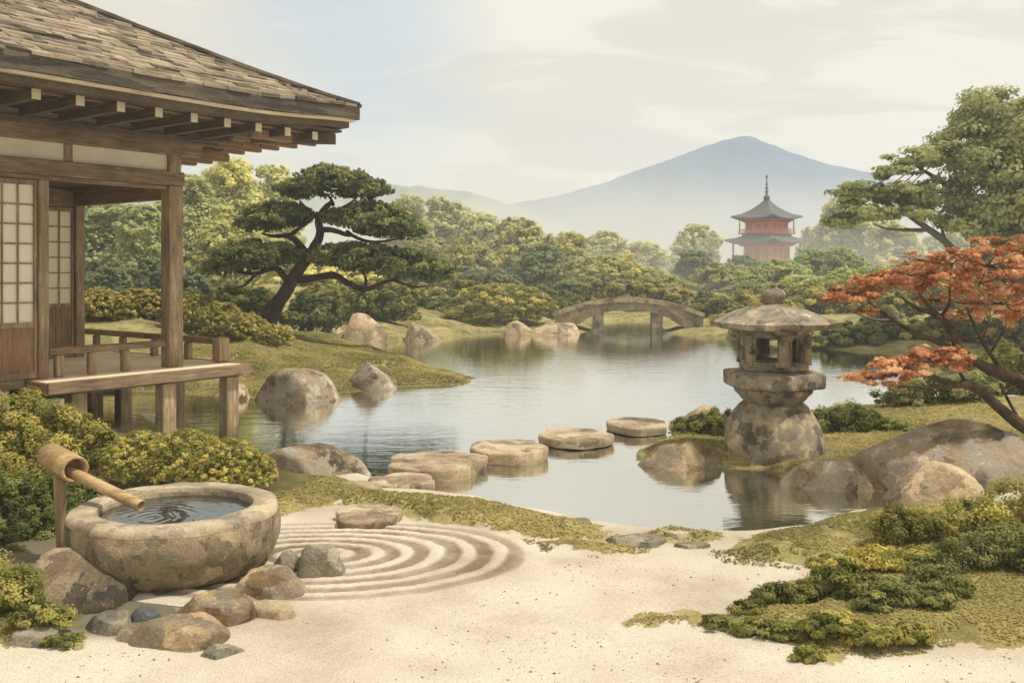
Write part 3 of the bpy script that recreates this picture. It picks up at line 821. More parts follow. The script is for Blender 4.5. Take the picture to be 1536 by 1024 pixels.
# voussoirs: joints as separate proud blocks in one facing per side
for sgn in (-1, 1):
    mb = MB(); xx = -1.9
    R_ = random.Random(5)
    while xx < 1.85:
        w_ = R_.uniform(.26, .4); x1 = min(xx + w_, 1.9)
        y0 = sgn * (Wd + .012); pr = R_.uniform(.0, .02)
        a0, a1 = bot(xx + .02), bot(x1 - .02); h0, h1 = min(a0 + .26, top(xx) - .14), min(a1 + .26, top(x1) - .14)
        ya, yb2 = sorted((sgn * (Wd - .05), y0 + sgn * pr))
        vv = [(xx + .015, ya, a0), (x1 - .015, ya, a1), (x1 - .015, yb2, a1), (xx + .015, yb2, a0), (xx + .015, ya, h0), (x1 - .015, ya, h1), (x1 - .015, yb2, h1), (xx + .015, yb2, h0)]
        mb.add(vv, [(3, 2, 1, 0), (4, 5, 6, 7), (0, 1, 5, 4), (1, 2, 6, 5), (2, 3, 7, 6), (3, 0, 4, 7)]); xx = x1
    mb.build('arch_stones', M['bridge'], root)
for x in (-1.08, 1.02):
    mb = MB(); mb.box(x - .19, x + .19, -.7, .7, -.5, bot(x) + .1, .03); mb.build('pier', M['rock_grey'], root)

# ------------------------------------------------------------------ pavilion
P1 = Vector((-5.28, 14.5, 0))
root = empty('tea_pavilion', P1, math.atan2(.8, .6)); HB = root
tag(root, 'wooden garden pavilion with shingled roof, shoji screens and veranda on stilts over water', 'pavilion')
def part(name, mat, *boxes, parent=None, bev=.012):
    mb = MB()
    for b_ in boxes: mb.box(*b_, bev)
    return mb.build(name, M[mat] if isinstance(mat, str) else mat, parent or HB)
SL, TB = -9.0, 2.8
# floor
mb = MB()
R_ = random.Random(3); y0 = -.615
while y0 < 4.35:
    mb.box(-2.22, .93, y0, y0 + .145, .64, .70 + R_.uniform(-.003, .003), .006); y0 += .15
mb.build('veranda_floor', M['deck'], HB)
part('room_floor', 'deck', (SL, -2.25, .04, 5.2, .6, .70))
part('floor_edge_beam', 'wood_s', (-2.27, .99, -.68, -.625, .55, .715))
part('floor_edge_beam', 'wood_t', (.94, .99, -.62, 4.4, .55, .71))
part('floor_edge_beam', 'wood_t', (-2.28, -2.23, -.62, .0, .55, .708))
part('floor_joist', 'wood_dark', *[(-2.2, .92, t_ - .06, t_ + .06, .50, .635) for t_ in (-.4, 1.0, 2.6, 4.1)])
part('sill_board', 'wood_s', (SL, -2.3, -.12, .03, .60, .72))
part('foundation_wall', 'plaster', (SL, -2.4, .1, .25, .0, .60))
for s_, t_ in ((.72, -.45), (-.40, -.45), (-1.75, -.40), (.72, 1.0), (-.5, 1.4), (-1.8, 2.4), (.72, 2.6), (-.5, 3.6), (.72, 4.1)):
    part('stilt', 'wood_z', (s_ - .11, s_ + .11, t_ - .11, t_ + .11, -.5, .52))
# posts
part('corner_post', 'wood_z', (-.12, .12, -.12, .12, .70, 3.50))
part('corner_post_upper', 'wood_z', (-.10, .10, -.10, .10, 3.70, 3.98))
part('post', 'wood_z', (-2.09, -1.95, -.07, .07, .70, 3.44))
part('post', 'wood_z', (-.08, .08, TB - .08, TB + .08, .70, 3.5))
part('post', 'wood_z', (-2.08, -1.94, TB - .07, TB + .07, .70, 3.5))
part('post', 'wood_z', (-.08, .08, 5.1, 5.26, .0, 4.2))
part('post', 'wood_z', (SL, SL + .15, -.07, .08, .0, 3.44))
# beams on the front
part('lower_beam', 'wood_s', (SL, .16, -.10, .10, 3.505, 3.72))
part('beam_batten', 'wood_s', (SL, -.125, -.08, .08, 3.44, 3.502))
part('upper_beam', 'wood_s', (SL, .46, -.13, .13, 3.975, 4.22))
part('eave_plank', 'wood_dark', (SL, .7, -.22, -.135, 4.17, 4.27))
part('wall_strut', 'wood_z', (-1.73, -1.60, -.05, .05, 3.72, 3.975))
part('wall_strut', 'wood_z', (-4.0, -3.87, -.05, .05, 3.72, 3.975))
part('upper_wall', 'plaster', (SL, -.11, -.03, .03, 3.722, 3.973), bev=0)
part('upper_wall', 'plaster', (SL, -.11, -.03, .03, 4.22, 4.38), bev=0)
# beams on the far end
part('end_beam', 'wood_t', (-.09, .09, .125, 5.2, 3.505, 3.70))
part('end_beam', 'wood_t', (-.07, .07, .125, TB - .085, 3.30, 3.503))
part('end_beam', 'wood_t', (-.12, .12, .135, 5.3, 3.98, 4.21))
part('end_wall', 'plaster', (-.03, .03, .13, 5.2, 3.705, 3.975), bev=0)
part('end_wall', 'plaster', (-.03, .03, TB + .085, 5.1, .3, 3.50), bev=0)
part('ceiling', 'wood_dark', (SL, -.095, .11, 5.1, 3.60, 3.66), bev=0)
# room and rear wall
part('room_wall', 'plaster', (-2.05, -1.99, .075, TB - .075, .70, 3.59), bev=0)
part('back_wall', 'plaster', (SL, -.1, 5.14, 5.2, .0, 4.2), bev=0)
part('left_wall', 'plaster', (SL + .02, SL + .08, .1, 5.1, .0, 4.2), bev=0)
part('rear_beam', 'wood_s', (-2.0, -.09, TB - .06, TB + .06, 3.28, 3.59))
part('rear_sill', 'wood_s', (-1.93, -.09, TB - .07, TB + .05, .70, .80))

def shoji(s0, s1, t_, z0, z1, zp, nc, nr, name='shoji_screen'):
    """paper screen between s0..s1, wood panel below zp"""
    fr = MB(); w_ = .045; d_ = .025
    fr.box(s0, s0 + w_, t_ - d_, t_ + d_, z0, z1, .004); fr.box(s1 - w_, s1, t_ - d_, t_ + d_, z0, z1, .004)
    fr.box(s0 + w_, s1 - w_, t_ - d_ + .003, t_ + d_ - .003, z1 - .07, z1, .004); fr.box(s0 + w_, s1 - w_, t_ - d_ + .003, t_ + d_ - .003, zp - .05, zp + .03, .004)
    fr.box(s0 + w_, s1 - w_, t_ - d_ + .003, t_ + d_ - .003, z0, z0 + .09, .004)
    fo = fr.build(name, M['wood_z'], HB)
    MB().box(s0 + w_, s1 - w_, t_ + .008, t_ + .014, zp, z1 - .05).build('paper', M['paper'], fo)
    lt = MB(); n_ = .011
    for c_ in range(1, nc):
        x_ = s0 + w_ + (s1 - s0 - 2 * w_) * c_ / nc; lt.box(x_ - n_, x_ + n_, t_ - .014, t_ + .004, zp + .03, z1 - .07)
    for r_ in range(1, nr):
        z_ = zp + .03 + (z1 - .07 - zp - .03) * r_ / nr; lt.box(s0 + w_, s1 - w_, t_ - .010, t_ + .006, z_ - n_, z_ + n_)
    lt.build('lattice', M['wood_z'], fo)
    pn = MB(); m_ = max(2, int((s1 - s0) / .28))
    for c_ in range(m_):
        a_ = s0 + w_ + (s1 - s0 - 2 * w_) * c_ / m_; b_ = s0 + w_ + (s1 - s0 - 2 * w_) * (c_ + 1) / m_
        pn.box(a_ + .002, b_ - .002, t_ - .012, t_ + .012, z0 + .09, zp - .05, .004)
    pn.build('lower_panel', M['panel'], fo)
x_ = -2.10
for i in range(7):
    shoji(x_ - .92, x_, -.02 if i % 2 == 0 else .04, .72, 3.43, 1.46, 4, 7); x_ -= .93
for i, (a_, b_) in enumerate(((-1.0, -.09), (-1.93, -1.0))):
    shoji(a_, b_, TB - .01 + .05 * i, .80, 3.27, 1.60, 4, 6)
# railings
rl = part('front_railing', 'wood_s', (-1.94, -.125, -.055, .055, 1.02, 1.12))
for s_ in (-1.78, -1.30, -.78): part('baluster', 'wood_z', (s_ - .06, s_ + .06, -.05, .05, .702, 1.015), parent=rl)
rl = part('end_railing', 'wood_t', (.835, .945, .11, 4.3, .99, 1.09))
part('rail_post', 'wood_z', (.79, .99, -.10, .10, .715, 1.10), parent=rl)
for t_ in (.9, 1.9, 2.9, 3.8): part('baluster', 'wood_z', (.84, .94, t_ - .06, t_ + .06, .70, .985), parent=rl)
rl = part('back_railing', 'wood_s', (.1, .83, 4.22, 4.32, .99, 1.085)); part('baluster', 'wood_z', (.4, .5, 4.22, 4.31, .70, .985), parent=rl)

# roof
RX0, RX1, RT0, RT1 = -10.6, 2.07, -2.0, 7.0
MIDT = (RT0 + RT1) / 2
def roof_z(w_, c_):   # w_ inset from the eave, c_ distance from the nearest corner along the eave
    return 4.66 + .515 * w_ - .05 * w_ * math.exp(-w_) + .11 * math.exp(-(c_ / 1.3) ** 2) * math.exp(-w_ * 1.4) + .05
def plane_pt(side, u, w_):
    """u along the eave from its left corner, w_ up the slope inset"""
    if side == 0: s_, t_ = RX0 + u, RT0 + w_
    elif side == 1: s_, t_ = RX1 - w_, RT0 + u
    elif side == 2: s_, t_ = RX1 - u, RT1 - w_
    else: s_, t_ = RX0 + w_, RT1 - u
    L_ = (RX1 - RX0) if side in (0, 2) else (RT1 - RT0)
    return s_, t_, min(u, L_ - u)
R_ = random.Random(9)
mb = MB(); wmax = (RT1 - RT0) / 2
nc = 26
for side in range(4):
    L_ = (RX1 - RX0) if side in (0, 2) else (RT1 - RT0)
    for c_ in range(nc):
        w0 = wmax * c_ / nc; w1 = wmax * (c_ + 1) / nc
        u = w0 - .02
        while u < L_ - w0:
            du = R_.uniform(.10, .42); ue = min(u + du, L_ - w0 + .02)
            jl = R_.uniform(-.045, .03) if c_ else R_.uniform(-.03, .01); lift = R_.uniform(.018, .05)
            wl = max(-.03, w0 + jl)
            pts = []
            for (uu, ww, dz) in ((u, wl, lift), (ue, wl, lift + R_.uniform(-.008, .008)), (ue, w1 + .05, .004), (u, w1 + .05, .004)):
                uu2 = min(max(uu, ww - .0), L_ - ww); s_, t_, cc = plane_pt(side, uu2, ww); pts.append((s_, t_, roof_z(max(ww, 0), cc) + dz))
            low = [(p[0], p[1], p[2] - lift - .02) for p in pts[:2]]
            mb.add(pts + low, [(0, 1, 2, 3), (4, 5, 1, 0), (4, 0, 3), (1, 5, 2)])
            u = ue
t = NT('cedar_shingles')
co = t.n('ShaderNodeTexCoord').outputs['Object']
st = t.noise(t.scale(co, (.8, 5.0, 5.0)), 1.8, 5, .7, .6).outputs[0]
bg = t.noise(co, 1.1, 4, .6).outputs[0]
isl = t.n('ShaderNodeNewGeometry').outputs['Random Per Island']
v_ = t.math('ADD', t.math('ADD', t.math('MULTIPLY', st, .5), t.math('MULTIPLY', bg, .35)), t.math('MULTIPLY', isl, .24))
col = t.ramp(v_, [(.42, sr(66, 59, 50)), (.48, sr(112, 101, 84)), (.56, sr(148, 133, 110)), (.70, sr(172, 156, 130))])
col = t.mix(1.0, col, t.ramp(t.noise(co, 30, 4, .7).outputs[0], [(.3, .7), (.6, 1.05)]), 'MULTIPLY')
bp = t.n('ShaderNodeBump', {'Height': st, 'Strength': .7, 'Distance': .03}).outputs[0]
b = t.n('ShaderNodeBsdfPrincipled', {'Base Color': col, 'Roughness': .92, 'Specular IOR Level': .15, 'Normal': bp})
M['shingle'] = t.done(b.outputs[0])
rf = mb.build('roof', M['shingle'], HB)
# solid body under the shingles and layered eave edge
def eave_ring(z0, z1, o0, o1, name, mat, amp=0.0):
    """a band round the eave between insets o0..o1, following the upturned corners"""
    mb = MB(); v = []; f = []; pts = []
    for side in range(4):
        L_ = (RX1 - RX0) if side in (0, 2) else (RT1 - RT0)
        m_ = 44 if side in (0, 2) else 30
        for q in range(m_): pts.append((side, L_ * q / m_))
    Rr = random.Random(4)
    for side, u in pts:
        L_ = (RX1 - RX0) if side in (0, 2) else (RT1 - RT0)
        cc = min(u, L_ - u); up_ = .11 * math.exp(-(cc / 1.3) ** 2)
        j = Rr.uniform(-amp, amp)
        for ins, z_ in ((o0, z0 + j), (o0, z1), (o1, z1), (o1, z0)):
            uu = min(max(u, ins), L_ - ins); s_, t_, _ = plane_pt(side, uu, ins); v.append((s_, t_, z_ + up_))
    n_ = len(pts)
    for i in range(n_):
        a_ = i * 4; b_ = ((i + 1) % n_) * 4
        for q in range(4):
            r_ = (q + 1) % 4; f.append((a_ + q, b_ + q, b_ + r_, a_ + r_))
    return mb.add(v, f).build(name, M[mat], rf)
M['thatch'] = mottle('eave_edge_bark', [sr(60, 54, 46), sr(92, 82, 68), sr(120, 106, 86)], 4, bump=.8, fine=26, stretch=(.35, .35, 2.5))
eave_ring(4.50, 4.70, .0, .5, 'eave_edge', 'thatch', .012)
eave_ring(4.455, 4.497, .05, .4, 'eave_batten', 'deck')
eave_ring(4.36, 4.452, .12, .36, 'eave_fascia', 'wood_dark')
mb = MB()
mb.add([(RX0 + .3, RT0 + .3, 4.70), (RX1 - .3, RT0 + .3, 4.70), (RX1 - .3, RT1 - .3, 4.70), (RX0 + .3, RT1 - .3, 4.70), (RX0 + wmax, MIDT, 6.95), (RX1 - wmax, MIDT, 6.95)],
       [(3, 2, 1, 0), (0, 1, 5, 4), (1, 2, 5), (2, 3, 4, 5), (3, 0, 4)])
mb.build('roof_core', M['wood_dark'], rf)
part('soffit', 'wood_dark', (RX0 + .2, RX1 - .2, RT0 + .2, RT1 - .2, 4.395, 4.43), parent=rf, bev=0)
mb = MB(); mb.tube([(RX0 + wmax - .2, MIDT, 7.02), (RX1 - wmax + .2, MIDT, 7.02)], .14, 10); mb.build('ridge_cap', M['thatch'], rf)
for cs, ct, es, et in ((RX1, RT0, RX1 - wmax, MIDT), (RX1, RT1, RX1 - wmax, MIDT), (RX0, RT0, RX0 + wmax, MIDT), (RX0, RT1, RX0 + wmax, MIDT)):
    pts = []
    for q in range(16):
        f_ = q / 15; w_ = wmax * f_; pts.append((cs + (es - cs) * f_, ct + (et - ct) * f_, roof_z(w_, 0 if q < 14 else 0) + .02 - (.0)))
    mb = MB(); mb.tube(pts, [.045] + [.06] * 15, 8, wob=.12); mb.build('hip_ridge', M['thatch'], rf)
# rafters with pale painted ends
def rafter(s0, s1, t0, t1, z0, z1, cap, mat):
    r = part('rafter', mat, (s0, s1, t0, t1, z0, z1), parent=HB, bev=.006)
    if cap: MB().box(*cap).build('painted_end', M['cap'], r)
i = 0; s_ = 1.38
while s_ > -9.3:
    rafter(s_ - .05, s_ + .05, -1.72, -.24, 4.235, 4.352, (s_ - .052, s_ + .052, -1.728, -1.712, 4.232, 4.355), 'wood_dark'); s_ -= .54
t_ = -1.3
while t_ < 6.6:
    rafter(.48, 1.74, t_ - .05, t_ + .05, 4.20, 4.345, None, 'wood_t'); t_ += .46
t_ = -1.0
while t_ < 6.6:
    rafter(.15, 1.3, t_ - .06, t_ + .06, 4.02, 4.14, None, 'wood_t') if t_ > .2 else None; t_ += .46
mb = MB(); mb.box(-.2, 2.5, -.07, .07, 4.2, 4.36, .01, Matrix.Rotation(math.radians(-45), 4, 'Z')); mb.build('hip_rafter', M['wood_dark'], HB)
part('eave_purlin', 'wood_s', (SL, 1.85, -1.5, -1.4, 4.355, 4.394))

# ------------------------------------------------------------------ pagoda
yp = 110.0; pxm = yp / FOC
root = empty('pagoda', ((1150 - 768) * pxm, yp, 0), math.radians(41)); root.location.z = 1.4
tag(root, 'small red two storied pagoda with grey roofs and tall spire rising above the trees', 'pagoda'); PG = root
M['red'] = plain('vermilion_wood', sr(226, 118, 62), .7, var=.25, sc=1.5)
M['red_dark'] = plain('dark_vermilion_wood', sr(170, 78, 46), .7, var=.2, sc=1.5)
M['tile'] = plain('grey_roof_tiles', sr(92, 92, 94), .8, var=.3, sc=1.2)
M['bronze'] = plain('dark_bronze', sr(70, 68, 64), .5)
def sq(prof, mat, name, lift=0.0, sub=8, parent=None):
    n_ = 4 * sub; v = []; f = []
    for r, z in prof:
        for q in range(n_):
            a = math.pi / 4 + 2 * math.pi * q / n_; lo = (2 * math.pi * q / n_) % (math.pi / 2) - math.pi / 4
            rad = r / math.cos(lo); cn = abs(lo) / (math.pi / 4)
            v.append((rad * math.cos(a), rad * math.sin(a), z + lift * (r ** 2) * cn ** 3))
    m_ = len(prof)
    for i_ in range(m_ - 1):
        for q in range(n_):
            a = i_ * n_ + q; b_ = i_ * n_ + (q + 1) % n_; f.append((a, b_, b_ + n_, a + n_))
    f.append(tuple(range(n_ - 1, -1, -1))); f.append(tuple(range((m_ - 1) * n_, m_ * n_)))
    return MB().add(v, f).build(name, M[mat], parent or PG)
zo = -1.4
sq([(2.2, -.5), (2.2, .0 + .3)], 'bridge', 'plinth')
sq([(1.85, .3), (1.85, 5.3 + zo)], 'red', 'lower_wall')
sq([(2.1, 5.0 + zo), (2.5, 5.3 + zo), (2.5, 5.35 + zo)], 'red_dark', 'lower_bracket')
sq([(2.2, 5.34 + zo), (3.45, 5.28 + zo), (3.5, 5.36 + zo), (3.45, 5.5 + zo), (2.6, 5.78 + zo), (2.1, 6.05 + zo), (1.95, 6.35 + zo), (1.8, 6.4 + zo)], 'tile', 'lower_roof', .028)
sq([(2.0, 6.38 + zo), (2.35, 6.45 + zo), (2.35, 6.55 + zo), (2.3, 6.55 + zo)], 'red_dark', 'balcony')
for sx, sy in ((0, 1), (0, -1), (1, 0), (-1, 0)):
    rl_ = MB(); 
    for z_ in (6.75, 6.95):
        if sx: rl_.box(sx * 2.3 - .04, sx * 2.3 + .04, -2.25, 2.25, z_ + zo, z_ + .07 + zo)
        else: rl_.box(-2.34, 2.34, sy * 2.3 - .04, sy * 2.3 + .04, z_ + zo, z_ + .07 + zo)
    for q in range(7):
        c_ = -2.25 + 4.5 * q / 6
        if sx: rl_.box(sx * 2.3 - .035, sx * 2.3 + .035, c_ - .04, c_ + .04, 6.56 + zo, 6.749 + zo)
        else: rl_.box(c_ - .04, c_ + .04, sy * 2.3 - .035, sy * 2.3 + .035, 6.56 + zo, 6.749 + zo)
    rl_.build('balcony_rail', M['red'], PG)
sq([(1.72, 6.4 + zo), (1.72, 8.1 + zo)], 'red', 'upper_wall')
sq([(1.8, 7.75 + zo), (2.2, 8.05 + zo), (2.2, 8.12 + zo)], 'red_dark', 'upper_bracket')
sq([(1.9, 8.12 + zo), (2.92, 8.08 + zo), (2.97, 8.16 + zo), (2.92, 8.28 + zo), (2.1, 8.65 + zo), (1.3, 9.25 + zo), (.6, 9.95 + zo), (.22, 10.45 + zo), (.18, 10.5 + zo)], 'tile', 'upper_roof', .036)
for sx in (-1, 1):
    for sy in (-1, 1):
        mb = MB(); mb.tube([(sx * 2.75, sy * 2.75, -.4), (sx * 2.75, sy * 2.75, 5.4 + zo)], .11, 8); mb.build('column', M['red_dark'], PG)
        mb = MB(); mb.tube([(sx * 2.22, sy * 2.22, 6.5 + zo), (sx * 2.22, sy * 2.22, 8.1 + zo)], .07, 6); mb.build('column', M['red_dark'], PG)
for zb, h_, r_ in ((.4, 3.1, 1.85), (6.7 + zo, 1.0, 1.72)):
    for k4 in range(4):
        Mt = Matrix.Rotation(math.pi / 2 * k4, 4, 'Z')
        for c_ in (-1.15, 0, 1.15):
            d_ = MB(); d_.box(c_ - .36, c_ + .36, -r_ - .04, -r_ + .02, zb + .15, zb + h_ - .1, 0, Mt); d_.build('door_panel', M['red_dark'], PG)
        fr = MB()
        for c_ in (-r_ + .1, -.58, .58, r_ - .1): fr.box(c_ - .09, c_ + .09, -r_ - .09, -r_ + .01, zb - .1, zb + h_ + .1, 0, Mt)
        fr.build('wall_frame', M['red'], PG)
mb = MB(); mb.rings([(.28, 10.4 + zo), (.38, 10.6 + zo), (.34, 10.85 + zo), (.2, 11.0 + zo), (.12, 11.1 + zo), (.1, 11.3 + zo), (.26, 11.38 + zo), (.26, 11.45 + zo), (.1, 11.52 + zo), (.1, 11.75 + zo), (.22, 11.82 + zo), (.22, 11.9 + zo), (.09, 11.97 + zo), (.08, 12.2 + zo), (.17, 12.26 + zo), (.17, 12.32 + zo), (.07, 12.4 + zo), (.06, 13.0 + zo), (.15, 13.1 + zo), (.12, 13.25 + zo), (.02, 13.45 + zo)], 12)
mb.build('spire', M['bronze'], PG)

# ------------------------------------------------------------------ pine
yq = 22.5; u_ = yq / FOC
pb = at_depth(408, 470, yq)
root = empty('pine_tree', (pb.x, pb.y, hz(pb.x, pb.y) - .05)); tag(root, 'leaning cloud pruned pine with five flat needle pads on the left bank', 'pine tree')
def pl(px, py, dy=0.0): 
    q = at_depth(px, py, yq + dy); return (q.x - root.location.x, q.y - root.location.y, q.z - root.location.z)
def limb(mb, pts, seed=0, n=8, s=5):
    """pts: (px,py,dy,radius_px)"""
    P_ = catmull([(*pl(a, b_, c_), r * u_) for a, b_, c_, r in pts], s)
    P_ = [np.array(q) for q in P_]
    mb.tube([q[:3] for q in P_], [max(.006, q[3]) for q in P_], n, wob=.08, seed=seed)
tz = MB(); zb_ = pl(400, 500)[2]
limb(tz, [(398, 490, 0, 15), (408, 468, 0, 12.5), (428, 438, 0, 10), (448, 405, .1, 9), (466, 380, .1, 8), (480, 352, .1, 6.5), (478, 330, 0, 5.5), (488, 312, 0, 4.5), (500, 302, 0, 3)], 1, 14)
tz.build('trunk', M['bark'], root, True)
limbs = [
    [(436, 430, 0, 6), (424, 412, 0, 5.5), (412, 402, -.1, 4.5), (385, 410, -.2, 3.5), (360, 408, -.2, 2.6), (335, 400, -.2, 1.6)],
    [(424, 414, 0, 4), (412, 398, .1, 3.2), (400, 386, .2, 2)],
    [(385, 410, -.2, 2.5), (366, 428, -.1, 1.8), (350, 432, 0, 1)],
    [(448, 420, 0, 6), (470, 417, -.1, 5.5), (500, 413, -.2, 5), (525, 426, -.3, 4.5), (548, 434, -.3, 4), (575, 424, -.3, 3), (600, 416, -.2, 2)],
    [(548, 434, -.3, 2.5), (548, 415, -.1, 1.8), (540, 405, 0, 1)], [(590, 420, -.3, 2.6), (620, 430, -.2, 1.8), (645, 428, -.1, 1)],
    [(462, 384, .1, 6), (445, 362, .1, 5), (430, 354, .2, 3.8), (410, 354, .3, 2.4), (392, 350, .3, 1.4)],
    [(432, 354, .2, 3.2), (446, 345, .1, 3.2), (462, 330, 0, 3.6), (478, 320, 0, 4)],
    [(478, 345, 0, 4.5), (498, 345, -.2, 4), (520, 352, -.3, 3), (535, 354, -.3, 1.4)],
    [(488, 318, 0, 3.5), (505, 316, -.1, 3), (525, 305, -.2, 2), (535, 296, -.2, 1.2)],
    [(500, 308, 0, 2.5), (496, 298, .1, 2), (488, 290, .1, 1.2)], [(470, 322, 0, 2), (456, 308, .1, 1.3), (448, 298, .1, .8)],
    [(520, 347, -.2, 3), (532, 355, -.3, 2.6), (552, 362, -.2, 2.4), (575, 362, -.1, 1.8), (600, 357, 0, 1)]]
for i, L in enumerate(limbs):
    mb = MB(); limb(mb, L, i + 20, 8, 4); mb.build('branch', M['bark'], root, True)
g = np.random.default_rng(21)
def pad(blobs, n, name='needle_pad'):
    n = int(n * 1.9)
    """blobs (px,py,dy,rx_px,rz_px,ry_m)"""
    bl = []
    for a, b_, c_, rx_, rz_, ry_ in blobs:
        q = pl(a, b_, c_); bl.append((*q, rx_ * u_, ry_, rz_ * u_ * 1.15))
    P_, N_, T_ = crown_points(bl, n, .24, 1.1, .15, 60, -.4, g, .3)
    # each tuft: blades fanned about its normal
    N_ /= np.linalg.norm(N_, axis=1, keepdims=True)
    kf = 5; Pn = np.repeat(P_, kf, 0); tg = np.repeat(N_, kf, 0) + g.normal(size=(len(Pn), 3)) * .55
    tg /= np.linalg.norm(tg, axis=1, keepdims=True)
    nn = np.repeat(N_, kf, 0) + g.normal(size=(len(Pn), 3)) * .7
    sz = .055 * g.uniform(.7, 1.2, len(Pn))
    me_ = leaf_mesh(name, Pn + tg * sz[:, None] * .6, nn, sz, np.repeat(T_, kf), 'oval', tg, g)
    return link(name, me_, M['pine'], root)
pad([(505, 277, 0, 55, 22, .8), (450, 285, .1, 34, 15, .6), (548, 286, -.1, 38, 14, .6), (490, 265, 0, 35, 14, .6)], 3000)
pad([(410, 328, .2, 46, 20, .75), (378, 336, .2, 26, 12, .5), (440, 322, .2, 26, 14, .5)], 2000)
pad([(560, 330, -.1, 55, 22, .8), (608, 346, -.1, 30, 13, .6), (520, 328, -.1, 34, 13, .5), (580, 345, -.1, 45, 12, .6)], 2600)
pad([(375, 388, -.1, 55, 22, .8), (330, 402, -.1, 32, 12, .5), (420, 385, -.1, 34, 18, .6)], 2600)
pad([(540, 388, -.2, 58, 21, .8), (500, 384, -.2, 34, 16, .6), (602, 399, -.2, 54, 19, .8), (650, 409, -.2, 36, 15, .5)], 4200)

# ------------------------------------------------------------------ maple and big tree on the right
def tree_fn(name, label, cat, Yd, base_px, base_py, mat_b):
    b_ = at_depth(base_px, base_py, Yd); z_ = hz(b_.x, b_.y) - .05
    r = empty(name, (b_.x, b_.y, z_)); tag(r, label, cat)
    def f_(px, py, dy=0.0):
        q = at_depth(px, py, Yd + dy); return (q.x - r.location.x, q.y - r.location.y, q.z - r.location.z)
    return r, f_
ym = 9.6; um = ym / FOC
root, pf = tree_fn('maple_tree', 'red leaved maple reaching in from the right edge over the boulders', 'maple tree', ym, 1640, 720, 'bark_maple')
def mlimb(mb, pts, seed, pf, uu, n=8, s=5, mn=.003):
    P_ = catmull([(*pf(a, b_, c_), r * uu) for a, b_, c_, r in pts], s)
    mb.tube([q[:3] for q in P_], [max(mn, q[3]) for q in P_], n, wob=.06, seed=seed)
mb = MB()
mlimb(mb, [(1640, 740, 0, 22), (1630, 700, 0, 19), (1606, 680, 0, 17), (1580, 655, 0, 14)], 1, pf, um, 12)
mb.build('trunk', M['bark_maple'], root, True)
ml = [
    [(1585, 662, 0, 11), (1536, 640, -.1, 9.5), (1500, 612, -.1, 8), (1462, 580, -.1, 7), (1450, 588, -.1, 0)][:4] + [(1430, 576, -.2, 5), (1400, 566, -.2, 3.5), (1366, 556, -.3, 2.5), (1340, 548, -.3, 1.5)],
    [(1600, 640, .1, 12), (1560, 600, .2, 11), (1536, 575, .2, 10), (1505, 562, .2, 9), (1468, 545, .1, 8), (1440, 525, .1, 7), (1428, 495, .1, 6), (1405, 472, .1, 5), (1375, 462, 0, 3.2), (1350, 445, 0, 1.6)],
    [(1440, 528, .1, 5), (1405, 512, .2, 4), (1370, 498, .3, 3.4), (1340, 480, .3, 2.8), (1315, 462, .3, 1.8), (1298, 448, .3, 1.1)],
    [(1340, 482, .3, 1.7), (1310, 480, .3, 1.2), (1280, 468, .3, .8)],
    [(1405, 472, .1, 3), (1390, 455, .1, 2.4), (1378, 440, .1, 1.3)], [(1412, 474, .1, 2.8), (1424, 455, 0, 2.2), (1424, 430, 0, 1.2)],
    [(1430, 576, -.2, 3), (1395, 582, -.3, 2), (1360, 580, -.3, 1.4), (1325, 574, -.3, .9)],
    [(1450, 576, -.1, 2.6), (1440, 560, -.2, 2), (1425, 548, -.2, 1)],
    [(1508, 562, .2, 4), (1485, 530, .3, 3.5), (1470, 505, .3, 3), (1458, 480, .3, 2), (1450, 460, .3, 1.2)], [(1474, 510, .3, 2), (1480, 490, .3, 1.3), (1476, 476, .3, .8)],
    [(1485, 530, .3, 2.2), (1500, 505, .3, 1.5), (1510, 485, .3, .8)], [(1470, 508, .3, 2), (1445, 505, .3, 1.6), (1432, 500, .2, 1)],
    [(1535, 640, -.1, 3), (1515, 605, 0, 2.4), (1500, 575, .1, 1.8)],
    [(1590, 630, .2, 8), (1600, 560, .3, 6), (1570, 480, .3, 4), (1530, 430, .3, 3), (1490, 400, .3, 1.5)]]
for i, L in enumerate(ml):
    mb = MB(); mlimb(mb, L, i + 50, pf, um, 8, 4); mb.build('branch', M['bark_maple'], root, True)
g = np.random.default_rng(31)
def spray(blobs, n, size, name='leaf_spray', mat='maple', kind='maple', pf=pf, uu=um, root=root, clump=.3, up=.9, jit=.5, nclump=16):
    if mat == 'maple': n = int(n * 1.5); nclump = 18; size *= .92; clump = .26
    bl = []
    for a, b_, c_, rx_, rz_, ry_ in blobs:
        q = pf(a, b_, c_); bl.append((*q, rx_ * uu, ry_, rz_ * uu))
    P_, N_, T_ = crown_points(bl, n, clump, up, .05, nclump, -.9, g, jit)
    me_ = leaf_mesh(name, P_, N_, size * g.uniform(.6, 1.2, len(P_)), T_, kind, None, g)
    tw = MB(); o0 = Vector(bl[0][:3])
    for b_ in bl:
        c0_ = Vector(b_[:3]); tw.tube([o0, (o0 + c0_) / 2 + Vector((0, 0, -.02)), c0_], [uu * 1.0, uu * .8, uu * .7], 5)
        for q in range(16):
            d_ = Vector(g.normal(size=3)).normalized(); e_ = Vector((d_.x * b_[3], d_.y * b_[4], d_.z * b_[5])); m__ = c0_ + e_ * .5 + Vector((0, 0, .1 * b_[5]))
            tw.tube([c0_, m__, c0_ + e_ * .95], [uu * .6, uu * .4, uu * .2], 4)
            e2 = Vector((d_.x * b_[3], -d_.y * b_[4], d_.z * b_[5])); tw.tube([m__, m__ + e2 * .35], [uu * .35, uu * .15], 4)
    tw.build('twig', M['bark_maple' if mat == 'maple' else 'bark_grey'], root)
    return link(name, me_, M[mat], root)
